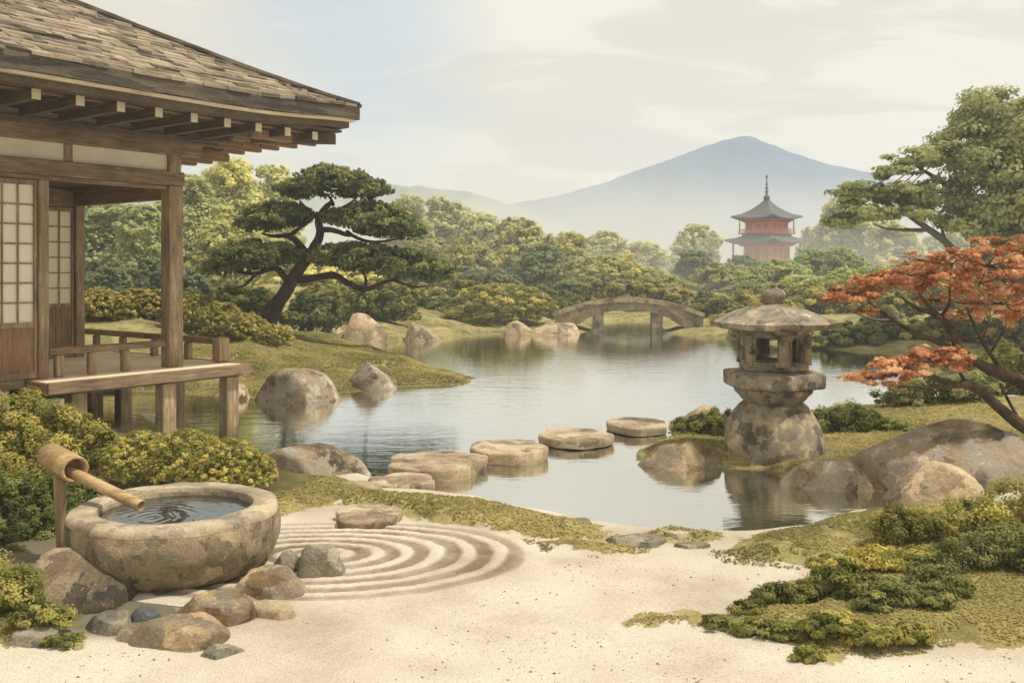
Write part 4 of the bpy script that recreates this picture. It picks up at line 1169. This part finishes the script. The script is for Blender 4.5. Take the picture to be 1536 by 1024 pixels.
spray([(1285, 440, .2, 54, 14, .3), (1250, 447, .2, 22, 5, .15), (1320, 425, .2, 50, 16, .35), (1300, 466, .3, 22, 5, .15)], 1500, .030)
spray([(1380, 390, .1, 40, 18, .35), (1360, 412, .1, 50, 14, .35), (1400, 420, .1, 55, 18, .4), (1430, 395, .1, 50, 22, .4)], 2300, .030)
spray([(1480, 400, .2, 60, 30, .5), (1500, 365, .2, 40, 14, .4), (1540, 380, .2, 50, 30, .5), (1470, 425, .2, 60, 22, .5), (1600, 400, .3, 70, 50, .7)], 3000, .030)
spray([(1500, 455, .3, 60, 18, .4), (1450, 472, .3, 30, 12, .3), (1540, 470, .3, 40, 22, .4), (1400, 450, .2, 26, 8, .2)], 1500, .030)
spray([(1400, 540, -.2, 46, 20, .35), (1350, 551, -.3, 46, 16, .3), (1305, 567, -.3, 42, 11, .25), (1428, 535, -.1, 28, 18, .25)], 2600, .030)

yt = 24.0; ut = yt / FOC
root, pt = tree_fn('broadleaf_tree', 'tall green spreading tree filling the right edge above the red maple', 'tree', yt, 1560, 500, 'bark_grey')
mb = MB(); mlimb(mb, [(1560, 540, 0, 20), (1550, 480, 0, 17), (1530, 430, 0, 15), (1510, 380, 0, 13), (1500, 330, 0, 11), (1490, 280, 0, 8), (1500, 230, 0, 5)], 3, pt, ut, 12); mb.build('trunk', M['bark_grey'], root, True)
tl = [[(1528, 430, 0, 9), (1480, 400, -.2, 7), (1440, 382, -.3, 6), (1415, 360, -.4, 5.5), (1385, 338, -.4, 4.5), (1360, 320, -.4, 3.5), (1345, 298, -.4, 2)],
      [(1395, 345, -.4, 3), (1360, 345, -.4, 2.6), (1330, 343, -.5, 1.6), (1310, 336, -.5, 1)],
      [(1500, 360, 0, 6), (1465, 320, -.2, 5), (1435, 290, -.3, 4), (1400, 265, -.3, 3), (1375, 250, -.3, 1.6)],
      [(1436, 292, -.3, 3), (1425, 270, -.3, 2)], [(1500, 300, 0, 5), (1485, 240, -.1, 4), (1478, 210, -.2, 2.5)], [(1420, 370, -.4, 3), (1412, 340, -.4, 2)],
      [(1510, 350, 0, 6), (1580, 280, .2, 5), (1640, 230, .3, 3)], [(1520, 400, 0, 6), (1600, 350, .2, 5), (1680, 320, .3, 3)]]
for i, L in enumerate(tl):
    mb = MB(); mlimb(mb, L, i + 80, pt, ut, 8, 4); mb.build('branch', M['bark_grey'], root, True)
big = [(1490, 165, 0, 55, 30, 1.2), (1540, 200, 0, 80, 50, 1.6), (1450, 205, 0, 50, 22, 1.0), (1420, 235, -.2, 50, 20, .9), (1370, 238, -.3, 40, 14, .7), (1480, 250, 0, 70, 40, 1.4),
       (1345, 258, -.3, 35, 10, .6), (1300, 285, -.4, 45, 12, .7), (1350, 290, -.3, 50, 16, .8), (1410, 290, -.2, 50, 22, 1.0), (1280, 300, -.4, 25, 7, .4), (1300, 318, -.4, 50, 12, .7),
       (1260, 332, -.4, 25, 9, .5), (1360, 318, -.4, 40, 12, .7), (1500, 310, 0, 60, 40, 1.4), (1450, 335, -.1, 45, 24, 1.0), (1540, 370, .1, 60, 30, 1.2), (1480, 372, 0, 40, 18, .9), (1600, 280, .3, 90, 80, 2), (1660, 340, .3, 80, 60, 2), (1620, 180, .3, 80, 40, 1.6)]
o = spray(big, 62000, .062, 'crown', 'tree', 'hex', pt, ut, root, .40, .6, .4, 26); o.color = (1.26, 1.28, 1.02, 1)

# ------------------------------------------------------------------ shrubs and hedges
def W(px, py, Yd, rx, rz, ry=None):
    """blob at depth Yd, radii in pixels there, converted to a real size"""
    q = at_depth(px, py, Yd); k_ = Yd / FOC
    return (q.x, q.y, q.z, rx * k_, (ry if ry else rx * k_ * .8), rz * k_)
bush('leafy_shrub', 'tall sunlit yellow green shrub below the pavilion at the left edge', 'shrub',
     [W(20, 655, 9.4, 80, 68), W(95, 662, 9.3, 62, 56), W(-60, 680, 9.4, 80, 88), W(60, 720, 9.1, 80, 70), W(150, 690, 9.2, 44, 44)], 17000, .034, (1.16, 1.16, .95), ground=.1, clump=.24, nclump=40)
bush('leafy_shrub', 'dark green shrub standing behind the bamboo spout at the lower left', 'shrub',
     [W(20, 770, 8.2, 80, 72), W(110, 760, 8.0, 62, 62), W(-60, 800, 8.0, 70, 70), W(40, 815, 7.4, 60, 50), W(110, 810, 7.5, 44, 40), W(-30, 830, 7.0, 60, 50)], 11000, .032, (.5, .62, .5), ground=.1, clump=.24, nclump=40)
bush('clipped_hedge', 'low clipped hedge with bright flat top behind the stone basin', 'hedge',
     [W(210, 695, 8.9, 52, 48, .45), W(275, 695, 8.8, 62, 50, .5), W(340, 705, 8.6, 54, 46, .45), W(385, 715, 8.5, 30, 34, .3)], 14000, .026, (1.16, 1.16, .95), ground=.1, clump=.18, nclump=60)
bush('shrub', 'small dark shrub left behind the stone lantern', 'shrub', [W(1035, 650, 12.2, 36, 26), W(1070, 645, 12.2, 36, 34), W(1095, 650, 12.0, 28, 34)], 6000, .034, (.72, .82, .6), ground=.1)
bush('shrub', 'dark green shrub to the right behind the stone lantern', 'shrub', [W(1240, 645, 12.2, 36, 36), W(1280, 640, 12.3, 44, 36), W(1330, 645, 12.3, 36, 26)], 7000, .034, (.58, .7, .5), ground=.1)
bush('shrub', 'grey green shrub above the huge boulder under the maple boughs', 'shrub', [W(1400, 625, 14, 60, 36), W(1350, 622, 14, 40, 26), W(1460, 625, 14, 45, 32)], 6000, .045, (.75, .85, .85), ground=.2)
bush('shrub', 'olive shrub at the right edge behind the maple trunk', 'shrub', [W(1510, 560, 15.5, 50, 50), W(1560, 580, 15.5, 60, 60), W(1450, 595, 15.5, 40, 26), W(1620, 560, 15.5, 60, 70)], 8000, .05, (.8, .85, .65), ground=.2)
# left bank
hg = [
 ('clipped_hedge', 'sunlit hedge seen through the veranda between the back post and corner post', 'hedge', [W(150, 465, 23, 40, 34), W(205, 470, 23, 42, 36), W(240, 465, 23, 30, 30)], 6000, .07, (1.2, 1.15, .95)),
 ('clipped_hedge', 'long yellow topped hedge just right of the veranda corner post', 'hedge', [W(285, 480, 22, 42, 44), W(330, 490, 21.5, 42, 38), W(368, 505, 21, 38, 30), W(410, 508, 20.6, 30, 22)], 9000, .06, (1.18, 1.18, .92)),
 ('shrub', 'dark shrub at the foot of the leaning pine', 'shrub', [W(385, 455, 24.5, 34, 24), W(350, 452, 25, 36, 26), W(432, 478, 24, 22, 12)], 4500, .065, (.62, .72, .55)),
 ('shrub', 'round blue green shrub between the pine trunk and the dark far boulder', 'shrub', [W(460, 475, 27, 32, 36), W(492, 478, 27.5, 26, 32)], 4500, .075, (.5, .62, .6)),
 ('shrub', 'mid green shrub behind the dark far boulder', 'shrub', [W(530, 462, 31, 40, 34), W(575, 462, 31.5, 36, 34), W(600, 470, 31, 30, 30)], 5000, .085, (.72, .82, .66)),
 ('shrub', 'pale green shrub under the lowest right bough of the pine', 'shrub', [W(480, 445, 33, 34, 20), W(520, 440, 34, 36, 20), W(570, 436, 34, 34, 20), W(610, 442, 34, 34, 20)], 4500, .10, (.95, .98, .85)),
 ('clipped_shrub', 'large clipped dome shrub with pale top left of the stone bridge', 'shrub', [W(752, 466, 34.4, 83, 41, 1.35)], 9000, .07, (1.2, 1.22, 1.0)),
 ('shrub', 'low dark shrub between the tan boulder and the dome shrub', 'shrub', [W(650, 476, 37, 28, 20), W(678, 470, 38, 26, 22)], 3000, .10, (.6, .7, .55)),
]
for nm, lb, ct, bl, n_, lf, tn in hg:
    c_ = np.mean([b_[:2] for b_ in bl], 0); bush(nm, lb, ct, bl, n_, lf, tn, ground=min(hz(c_[0], c_[1]), min(b_[2] for b_ in bl)), clump=.2, nclump=44)
# right bank
hg = [
 ('shrub', 'grey green waterside shrub just right of the lantern roof across the water', 'shrub', [W(1262, 508, 26.3, 40, 24), W(1310, 506, 26.3, 44, 26), W(1225, 514, 26.3, 26, 12)], 5000, .09, (.66, .76, .66)),
 ('shrub', 'low yellow green shrub at the right bridge end', 'shrub', [W(1075, 480, 38, 36, 24), W(1110, 486, 36, 26, 20)], 4000, .10, (.8, .86, .66)),
 ('shrub', 'pale sloping shrub bank behind the lantern roof', 'shrub', [W(1210, 470, 42, 56, 30), W(1160, 478, 40, 46, 26), W(1260, 462, 42, 50, 34)], 7000, .11, (1.05, 1.08, .85)),
 ('shrub', 'pale olive waterside shrub between the lower and upper maple boughs', 'shrub', [W(1365, 508, 26.4, 44, 22), W(1420, 504, 26.4, 50, 28), W(1340, 478, 36, 40, 30)], 6500, .10, (.95, .98, .78)),
 ('shrub', 'green waterside shrub behind the maple at the right edge', 'shrub', [W(1490, 502, 25.8, 50, 34), W(1550, 495, 26.5, 50, 42), W(1610, 495, 26.5, 50, 42)], 5000, .10, (.8, .88, .66)),
 ('shrub', 'pale green shrub between bridge end and lantern roof, at the water', 'shrub', [W(1140, 500, 30, 44, 20), W(1185, 502, 28.5, 36, 22), W(1095, 500, 33, 30, 12)], 4500, .10, (.95, 1.0, .78)),
 ('shrub', 'long yellow green hedge like shrub in front of the slope trees', 'shrub', [W(1120, 462, 44, 46, 26), W(1180, 455, 44, 50, 32), W(1250, 450, 44, 50, 32), W(1060, 462, 44, 36, 22)], 7000, .12, (1.0, 1.02, .78)),
 ('shrub', 'long yellow green shrub mass behind the maple limbs', 'shrub', [W(1330, 455, 42, 50, 32), W(1400, 452, 42, 50, 36), W(1470, 452, 42, 50, 36), W(1540, 450, 42, 50, 36)], 7000, .12, (.98, 1.02, .78)),
 ('shrub', 'low mossy green shrub seen through the bridge arch', 'shrub', [W(900, 476, 46, 30, 12), W(945, 474, 46, 34, 12), W(985, 474, 46, 30, 12)], 3500, .12, (.85, .92, .75)),
 ('shrub', 'dark olive shrub left behind the left bridge end', 'shrub', [W(820, 462, 41, 30, 22), W(858, 462, 42, 28, 20)], 3500, .11, (.7, .76, .55)),
 ('shrub', 'olive shrub behind the arch crown of the bridge', 'shrub', [W(900, 446, 45, 40, 24), W(960, 448, 45, 44, 24), W(1010, 452, 45, 36, 22)], 5500, .12, (.86, .88, .64)),
 ('shrub', 'olive shrub filling the bank between pine tip and dome shrub', 'shrub', [W(640, 450, 42, 40, 26), W(690, 446, 42, 34, 26), W(600, 452, 41, 34, 26)], 5500, .11, (.8, .84, .62)),
 ('shrub', 'low grassy shrub along the far shore below the dome shrub', 'shrub', [W(690, 492, 36, 36, 12), W(735, 494, 36, 34, 10)], 3000, .07, (1.0, 1.0, .75)),
]
for nm, lb, ct, bl, n_, lf, tn in hg:
    c_ = np.mean([b_[:2] for b_ in bl], 0); bush(nm, lb, ct, bl, n_, lf, tn, ground=min(hz(c_[0], c_[1]), min(b_[2] for b_ in bl)), clump=.2, nclump=44)

# low spreading shrubs in the right foreground
def low(label, blobs, n_, tn, leaf=.022):
    bl = []
    for px, py, rx_, h_ in blobs:
        q = at(px, py, .12); k_ = q.y / FOC
        bl.append((q.x, q.y, hz(q.x, q.y) + h_ * k_ * .5, rx_ * k_ * 1.1, rx_ * k_ * .66, h_ * k_ * .95))
    return bush('creeping_shrub', label, 'low shrub', bl, n_, leaf, tn, group='low shrubs in the right foreground', kind='hex', clump=.34, up=.6, ground=.1, nclump=26)
low('dark low shrub on the crest of the right mossy mound', [(1345, 825, 38, 36), (1390, 822, 36, 34), (1300, 838, 26, 16), (1240, 842, 30, 10)], 3600, (.85, .88, .65))
low('grey green low shrub at the right edge beside the boulders', [(1460, 815, 50, 40), (1520, 800, 50, 46), (1580, 820, 50, 50)], 5500, (1.08, 1.12, .92))
low('dark blue green low shrub at the right edge in front of the grey green one', [(1450, 865, 44, 34), (1510, 858, 50, 40), (1400, 880, 38, 26), (1570, 870, 50, 40)], 5500, (.7, .78, .7))
low('sunny yellow green low shrub between the mossy mound and the dark sprawling shrub', [(1260, 868, 40, 18), (1320, 860, 46, 20), (1380, 856, 40, 18)], 3200, (1.2, 1.2, .85))
low('dark sprawling low shrub in the middle of the right foreground', [(1160, 905, 38, 22), (1210, 900, 36, 24), (1250, 895, 34, 24), (1290, 905, 38, 26), (1130, 922, 30, 14)], 5200, (.66, .72, .58))
low('thin green low shrub, leftmost spur creeping onto the sand', [(1090, 938, 38, 12), (1140, 946, 36, 14), (1185, 952, 34, 16)], 2600, (.8, .88, .74))
low('olive low shrub, nearest clump at the bottom right', [(1250, 960, 44, 20), (1310, 966, 42, 18), (1210, 985, 24, 14), (1360, 958, 36, 18)], 4000, (1.0, 1.04, .78))
low('teal green low shrub behind the olive clump at the bottom right', [(1350, 915, 40, 24), (1400, 920, 34, 22), (1310, 925, 30, 18), (1430, 905, 26, 20)], 4000, (.74, .84, .76))

low('pale grey green low plants in the bottom left corner beside the dark boulder', [(10, 925, 60, 40), (60, 945, 44, 24), (-40, 900, 50, 50), (95, 962, 30, 12)], 4200, (.95, 1.0, .85))
# ------------------------------------------------------------------ background trees
def crown_proto(seed, ratio):
    """crown of radius 1 and height ratio, so that leaves are hardly stretched when fitted"""
    g_ = np.random.default_rng(seed)
    bl = []
    nb = int(7 + 5 * ratio)
    for i_ in range(nb):
        a = i_ * 2.4 + g_.uniform(-.5, .5); zf = (i_ + .5) / nb
        wd = math.sqrt(max(.05, 1 - (zf * .95) ** 2.6))
        r = g_.uniform(.35, .68) * wd; s_ = g_.uniform(.26, .42)
        bl.append((r * math.cos(a), r * math.sin(a), ratio * (zf * .88 + .02), s_, s_, s_ * .72))
    bl.append((0, 0, ratio * .86, .40, .40, .30)); bl.append((0, 0, ratio * .45, .60, .60, .42 * ratio))
    P_, N_, T_ = crown_points(bl, int(11000 * (1 + .6 * (ratio - 1))), .30, 1.1, .12, 24, -.6, g_, .3)
    ext = np.percentile(np.abs(P_[:, 0]), 99.5); P_[:, :2] /= ext; P_[:, 2] *= ratio / np.percentile(P_[:, 2], 99.8)
    P_ = P_[P_[:, 2] > 0][:]; N_ = N_[-len(P_):]; T_ = T_[-len(P_):]
    me_ = leaf_mesh('crown', P_, N_, .046 * g_.uniform(.6, 1.3, len(P_)), T_, 'hex', None, g_)
    me_.materials.append(M['tree'])
    mb = MB(); mb.tube([(0, 0, -.1), (.02, 0, .2 * ratio), (-.01, .01, .45 * ratio), (0, 0, .8 * ratio)], [.07, .05, .04, .01], 8)
    for q in range(6):
        a = q * 1.05; z_ = ratio * (.25 + .08 * q); mb.tube([(0, 0, z_), (.3 * math.cos(a), .3 * math.sin(a), z_ + .15), (.6 * math.cos(a), .6 * math.sin(a), z_ + .25)], [.025, .016, .006], 6)
    mt = bpy.data.meshes.new('trunk'); mt.from_pydata(mb.v, [], mb.f); mt.update(); mt.materials.append(M['bark_grey'])
    return me_, mt
PROT = {r_: [crown_proto(100 + i + int(r_ * 10), r_) for i in range(3)] for r_ in (1.0, 1.6, 2.4, 3.4)}
cnt = [0]
def bgtree(label, px, topy, hw, Yd, tint, v=None, name='broadleaf_tree', deep=.85):
    x = (px - 768) / FOC * Yd; gz = hz(x, Yd); zt = EYE + (HOR - topy) / FOC * Yd
    r = empty(name, (x, Yd, gz - .05)); tag(r, label, 'tree', 'trees beyond the pond')
    R0 = hw * Yd / FOC * 1.12; H = zt - gz
    key = min(PROT, key=lambda q: abs(math.log(H / R0 / q)))
    v = cnt[0] % 3 if v is None else v; cnt[0] += 1
    me_, mt = PROT[key][v]
    c_ = bpy.data.objects.new('crown', me_); t_ = bpy.data.objects.new('trunk', mt)
    for o_ in (c_, t_):
        C.objects.link(o_); o_.parent = r; o_.scale = (R0, R0 * deep, H / key); o_.rotation_euler.z = cnt[0] * 2.4
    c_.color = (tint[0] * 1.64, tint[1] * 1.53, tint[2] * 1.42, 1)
YEL, OLV, GRN, DRK, BLU, PAL = (.98, .96, .74), (.82, .83, .64), (.70, .78, .62), (.44, .50, .42), (.46, .56, .56), (1.12, 1.15, 1.08)  # PAL puts distance haze into the leaf tint; pale left trees likewise
BT = [
 # far hazy row
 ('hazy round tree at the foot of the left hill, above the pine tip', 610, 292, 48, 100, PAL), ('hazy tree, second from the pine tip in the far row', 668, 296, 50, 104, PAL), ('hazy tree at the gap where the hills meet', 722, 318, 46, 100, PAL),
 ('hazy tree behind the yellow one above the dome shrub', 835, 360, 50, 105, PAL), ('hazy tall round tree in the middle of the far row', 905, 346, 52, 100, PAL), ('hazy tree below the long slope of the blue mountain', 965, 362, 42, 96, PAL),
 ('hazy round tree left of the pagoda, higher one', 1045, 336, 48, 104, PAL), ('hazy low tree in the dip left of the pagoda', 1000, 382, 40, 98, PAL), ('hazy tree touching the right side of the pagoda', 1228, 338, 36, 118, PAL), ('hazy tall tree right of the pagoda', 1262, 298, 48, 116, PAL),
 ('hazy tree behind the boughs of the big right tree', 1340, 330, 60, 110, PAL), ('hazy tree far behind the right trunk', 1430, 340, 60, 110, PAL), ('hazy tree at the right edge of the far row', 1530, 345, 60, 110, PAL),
 # left group
 ('tall pale tree right beside the pavilion eave', 345, 236, 62, 52, (1.3, 1.3, 1.05)), ('pale tree behind the top pad of the pine', 415, 248, 46, 60, (1.25, 1.28, 1.12)), ('soft green tree left of the pale tall one under the eave', 285, 262, 52, 48, (1.0, 1.08, .95)),
 ('grey green tree seen through the veranda, left part', 150, 300, 60, 46, (.9, 1.0, .9)), ('grey green tree seen through the veranda, right part', 215, 306, 50, 44, (.95, 1.05, .92)), ('tree behind the shoji end of the pavilion', 60, 290, 70, 46, GRN),
 ('olive tree behind the left pads of the pine', 330, 330, 56, 40, (1.0, 1.02, .82)), ('dark teal tree low in the veranda view, left', 165, 392, 40, 33, BLU), ('dark teal tree low in the veranda view, right', 225, 384, 36, 32, BLU),
 ('dark tree left below the pine beside the corner post', 290, 400, 42, 31, BLU), ('dark green tree right below the lower left pine pad', 350, 418, 40, 31, DRK), ('pale green tree showing between the pine limbs', 455, 372, 60, 48, (1.35, 1.34, 1.05)), ('pale tree behind the gap of the pine pads', 520, 390, 56, 50, (1.35, 1.35, 1.1)),
 # middle rows
 ('brown green tree just right of the pine', 640, 348, 62, 74, (.8, .8, .64)), ('brown green tree above the dome shrub, left one', 700, 356, 50, 70, (.86, .84, .6)), ('tall yellow green tree above the dome shrub', 778, 326, 58, 78, YEL), ('yellow green tree right of the tallest yellow one', 845, 348, 46, 74, YEL),
 ('dark tree under the lowest right pine pad', 622, 400, 50, 52, DRK), ('dark grey tree left behind the dome shrub', 690, 398, 52, 52, (.5, .54, .44)), ('dark grey tree right behind the dome shrub', 745, 402, 46, 50, (.5, .55, .46)), ('mid green tree below the tall yellow one', 815, 366, 54, 62, (.56, .66, .48)),
 ('olive tree above the left bridge end', 875, 384, 48, 60, OLV), ('blackish green tree beside the left bridge end', 812, 428, 44, 44, DRK), ('dark green tree right of the blackish one by the bridge', 868, 412, 44, 46, (.5, .58, .42)), ('yellow olive tree above the middle of the bridge', 930, 380, 56, 60, (.98, .96, .62)),
 ('olive tree low behind the bridge crown', 930, 418, 50, 48, OLV), ('olive tree above the right half of the bridge', 990, 404, 48, 54, (.85, .86, .6)), ('olive tree low behind the right bridge end', 1010, 430, 42, 47, (.74, .78, .58)), ('dark blue green tree in the dip left of the pagoda', 1045, 374, 34, 76, BLU),
 ('olive tree left below the pagoda', 1080, 392, 42, 66, OLV), ('dark green tree at the left foot of the pagoda', 1110, 382, 36, 80, DRK), ('dark bush like tree behind the right bridge end', 1062, 438, 34, 46, BLU),
 # right slope
 ('green tree on the slope below the pagoda', 1160, 388, 54, 62, (.8, .9, .66)), ('dark topped tree at the right foot of the pagoda', 1215, 372, 46, 70, (.7, .82, .6)), ('green tree on the slope right of the pagoda', 1265, 370, 50, 66, (.74, .86, .68)), ('green tree lower on the slope above the lantern finial', 1130, 418, 52, 52, (.72, .82, .56)),
 ('light green tree right behind the lantern roof', 1200, 412, 54, 52, (.9, .98, .7)), ('light green tree above the first maple leaves', 1270, 402, 54, 52, (.9, 1.0, .74)), ('soft green tree behind the upper maple boughs', 1340, 392, 56, 54, (.82, .92, .72)), ('soft green tree behind the middle maple boughs', 1410, 396, 56, 50, (.85, .95, .72)), ('soft green tree behind the right maple boughs', 1490, 400, 60, 50, (.8, .9, .68)),
 ('pale yellow green tree low behind the lantern roof', 1230, 440, 50, 45, (1.05, 1.06, .8)), ('pale yellow green tree between lantern roof and maple', 1310, 436, 56, 45, (1.05, 1.06, .8)), ('pale yellow green tree low behind the maple limbs', 1400, 436, 60, 44, (1.02, 1.04, .78)), ('green tree low at the right edge', 1520, 436, 60, 42, (.8, .9, .66)), ('green tree outside the right end of the slope', 1620, 400, 70, 46, GRN),
]
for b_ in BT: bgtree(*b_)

# ------------------------------------------------------------------ mountains
def ridge(name, prof, Yd, depth, x0, x1, mat, seed, zb=0.0):
    xs_ = np.linspace(x0, x1, 260); ys_ = np.linspace(-1, 1, 70)
    px_ = np.array([p[0] for p in prof]); py_ = np.array([p[1] for p in prof])
    xp = (px_ - 768) / FOC * Yd; zp = EYE + (HOR - py_) / FOC * Yd
    XX, YY = np.meshgrid(xs_, ys_)
    Z0 = np.interp(XX, xp, zp)
    sh = np.clip(1 - np.abs(YY), 0, 1) ** 1.15
    p_ = np.stack([XX.ravel() / 22, YY.ravel() * depth / 22, np.full(XX.size, seed)], 1)
    Nn = fbm(p_, 4).reshape(XX.shape)
    Z = Z0 * sh + Nn * 9.0 * np.clip(np.abs(YY) * 4, 0, 1) * sh + fbm(p_ * 9, 2).reshape(XX.shape) * .45 * sh
    Z[0, :] = -1; Z[-1, :] = -1; Z[:, 0] = -1; Z[:, -1] = -1
    V = np.stack([XX.ravel(), (Yd + YY * depth).ravel(), Z.ravel()], 1)
    n1, n2 = XX.shape; I_ = np.arange(n1 * n2).reshape(n1, n2)
    F_ = np.stack([I_[:-1, :-1].ravel(), I_[:-1, 1:].ravel(), I_[1:, 1:].ravel(), I_[1:, :-1].ravel()], 1)
    o_ = link(name, fast_mesh(name, V, F_), mat, None, True); tag(o_, kind='structure'); return o_
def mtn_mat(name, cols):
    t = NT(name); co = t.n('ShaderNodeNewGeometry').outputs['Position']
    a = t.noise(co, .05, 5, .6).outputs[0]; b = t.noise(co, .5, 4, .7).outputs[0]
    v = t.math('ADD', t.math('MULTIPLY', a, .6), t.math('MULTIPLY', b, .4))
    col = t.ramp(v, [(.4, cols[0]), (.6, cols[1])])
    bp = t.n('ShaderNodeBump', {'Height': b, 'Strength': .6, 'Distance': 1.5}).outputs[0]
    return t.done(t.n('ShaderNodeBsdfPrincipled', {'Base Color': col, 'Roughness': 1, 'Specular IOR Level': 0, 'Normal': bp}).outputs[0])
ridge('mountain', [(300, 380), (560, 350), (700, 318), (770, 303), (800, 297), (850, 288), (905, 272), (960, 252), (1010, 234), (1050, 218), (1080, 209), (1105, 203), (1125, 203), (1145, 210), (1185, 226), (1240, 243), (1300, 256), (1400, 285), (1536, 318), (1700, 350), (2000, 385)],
      440, 85, -150, 330, mtn_mat('haze_blue_slopes', [sr(30, 80, 120), sr(50, 102, 140)]), 5)  # blue of the distant air painted into the slope colour
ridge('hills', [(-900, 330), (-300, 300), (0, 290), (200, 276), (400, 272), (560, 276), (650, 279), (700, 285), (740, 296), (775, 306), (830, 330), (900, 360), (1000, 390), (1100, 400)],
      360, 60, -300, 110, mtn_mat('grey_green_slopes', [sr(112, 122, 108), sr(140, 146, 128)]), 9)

# ------------------------------------------------------------------ air
def volume_box(name, x0, x1, y0, y1, z0, z1, dens_, col):
    t = NT(name)
    v = t.n('ShaderNodeVolumePrincipled', {'Color': col, 'Density': dens_, 'Anisotropy': .2})
    t.t.links.new(v.outputs[0], t.out.inputs['Volume'])
    o_ = MB().box(x0, x1, y0, y1, z0, z1).build(name, t.m); tag(o_, kind='stuff'); return o_
volume_box('haze', -500, 500, -18, 560, -2.2, 74, .0017, (.88, .94, 1.0, 1))
mx_ = np.linspace(-400, 420, 60); mv = []; mf = []
lv = np.array([0, .12, .26, .42, .6, .8, 1.0]); ring_ = [(-1, q) for q in lv] + [(1, q) for q in lv[::-1][1:]]
for i_, x_ in enumerate(mx_):
    e_ = math.sqrt(max(0, 1 - ((x_ - 10) / 412) ** 2)); top_ = (25 + 4 * math.sin(x_ / 37) + 2.5 * math.sin(x_ / 17 + 1)) * (.15 + .85 * e_)
    for sg, q in ring_: mv.append((x_, 200 + sg * 145 * (1 - q) ** 1.7 * (.1 + .9 * e_), .8 + top_ * q))
nr_ = len(ring_)
for i_ in range(len(mx_) - 1):
    for q in range(nr_):
        a_ = i_ * nr_ + q; b_ = i_ * nr_ + (q + 1) % nr_; mf += [(a_, a_ + nr_, b_ + nr_), (a_, b_ + nr_, b_)]
for base_ in (0, (len(mx_) - 1) * nr_):
    for q in range(1, nr_ - 1): mf.append((base_, base_ + q, base_ + q + 1) if base_ == 0 else (base_, base_ + q + 1, base_ + q))
mv = np.array(mv); mf = np.array(mf)
t = NT('mist'); v_ = t.n('ShaderNodeVolumePrincipled', {'Color': (.98, .98, .98, 1), 'Density': .008, 'Anisotropy': 0.0}); t.t.links.new(v_.outputs[0], t.out.inputs['Volume'])
tag(link('mist', fast_mesh('mist', mv, mf), t.m), 'pale bank of mist lying at the foot of the blue mountain', kind='stuff')

# ------------------------------------------------------------------ light and sky
sd = Vector((.46, -.06, .88)).normalized()
elev = math.asin(sd.z); azim = math.atan2(sd.x, sd.y)
L = bpy.data.lights.new('sun', 'SUN'); L.energy = 3.6; L.angle = math.radians(2.5); L.color = (1, .96, .89)
so_ = bpy.data.objects.new('sun', L); C.objects.link(so_); so_.rotation_euler = (-sd).to_track_quat('-Z', 'Y').to_euler()
w = bpy.data.worlds.new('World'); S.world = w; w.use_nodes = True
T = NT.__new__(NT); T.t = w.node_tree; T.t.nodes.clear(); T.out = T.t.nodes.new('ShaderNodeOutputWorld')
sky = T.n('ShaderNodeTexSky', sky_type='NISHITA'); sky.sun_disc = False; sky.sun_elevation = elev; sky.sun_rotation = azim
sky.air_density = 1.0; sky.dust_density = 2.0
dirv = T.n('ShaderNodeTexCoord').outputs['Generated']
sx = T.n('ShaderNodeSeparateXYZ', {0: dirv})
den = T.math('ADD', T.math('MAXIMUM', sx.outputs[2], 0.0), .22)
pr = T.n('ShaderNodeCombineXYZ', {0: T.math('DIVIDE', sx.outputs[0], den), 1: T.math('DIVIDE', sx.outputs[1], den), 2: 0.0}).outputs[0]
n1 = T.noise(pr, .9, 6, .6, .4).outputs[0]
n2 = T.noise(T.scale(pr, (1.0, 1.9, 1)), 1.5, 5, .55, .6).outputs[0]
cloud = T.ramp(n2, [(.40, (8.8, 8.25, 7.2, 1)), (.47, (8.4, 7.8, 6.7, 1)), (.505, (7.5, 6.95, 6.05, 1)), (.60, (7.1, 6.6, 5.8, 1))])
# openings: a blue window in the cloud towards the upper left
bd = T.n('ShaderNodeVectorMath', {0: dirv, 1: Vector((-.165, 1, .245)).normalized()}, operation='DISTANCE').outputs['Value']
op = T.math('ADD', T.math('MULTIPLY', bd, 3.4), T.math('MULTIPLY', n1, .9))
hole = T.ramp(op, [(.62, 1.0), (1.02, 0.0)])
blue = T.mix(.75, sky.outputs[0], (5.4, 6.9, 8.3, 1))
col = T.mix(T.math('MULTIPLY', hole, .8), cloud, blue)
bgn = T.n('ShaderNodeBackground', {'Color': col, 'Strength': .088})
T.t.links.new(bgn.outputs[0], T.out.inputs[0])

# ------------------------------------------------------------------ camera and render
cam = bpy.data.cameras.new('camera'); co_ = bpy.data.objects.new('camera', cam); C.objects.link(co_)
co_.location = (0, 0, EYE); co_.rotation_euler = (math.radians(90), 0, 0)
cam.sensor_width = 36; cam.lens = FOC / 1536 * 36; cam.shift_y = -(512 - HOR) / 1536
cam.clip_start = .05; cam.clip_end = 3000
S.camera = co_
S.view_settings.view_transform = 'Standard'; S.view_settings.look = 'None'; S.view_settings.gamma = 1; S.view_settings.exposure = .25
S.render.engine = 'CYCLES'
cy = S.cycles
cy.max_bounces = 8; cy.diffuse_bounces = 3; cy.glossy_bounces = 3; cy.transmission_bounces = 3; cy.volume_bounces = 2; cy.transparent_max_bounces = 6
cy.use_denoising = True; cy.sample_clamp_indirect = 4
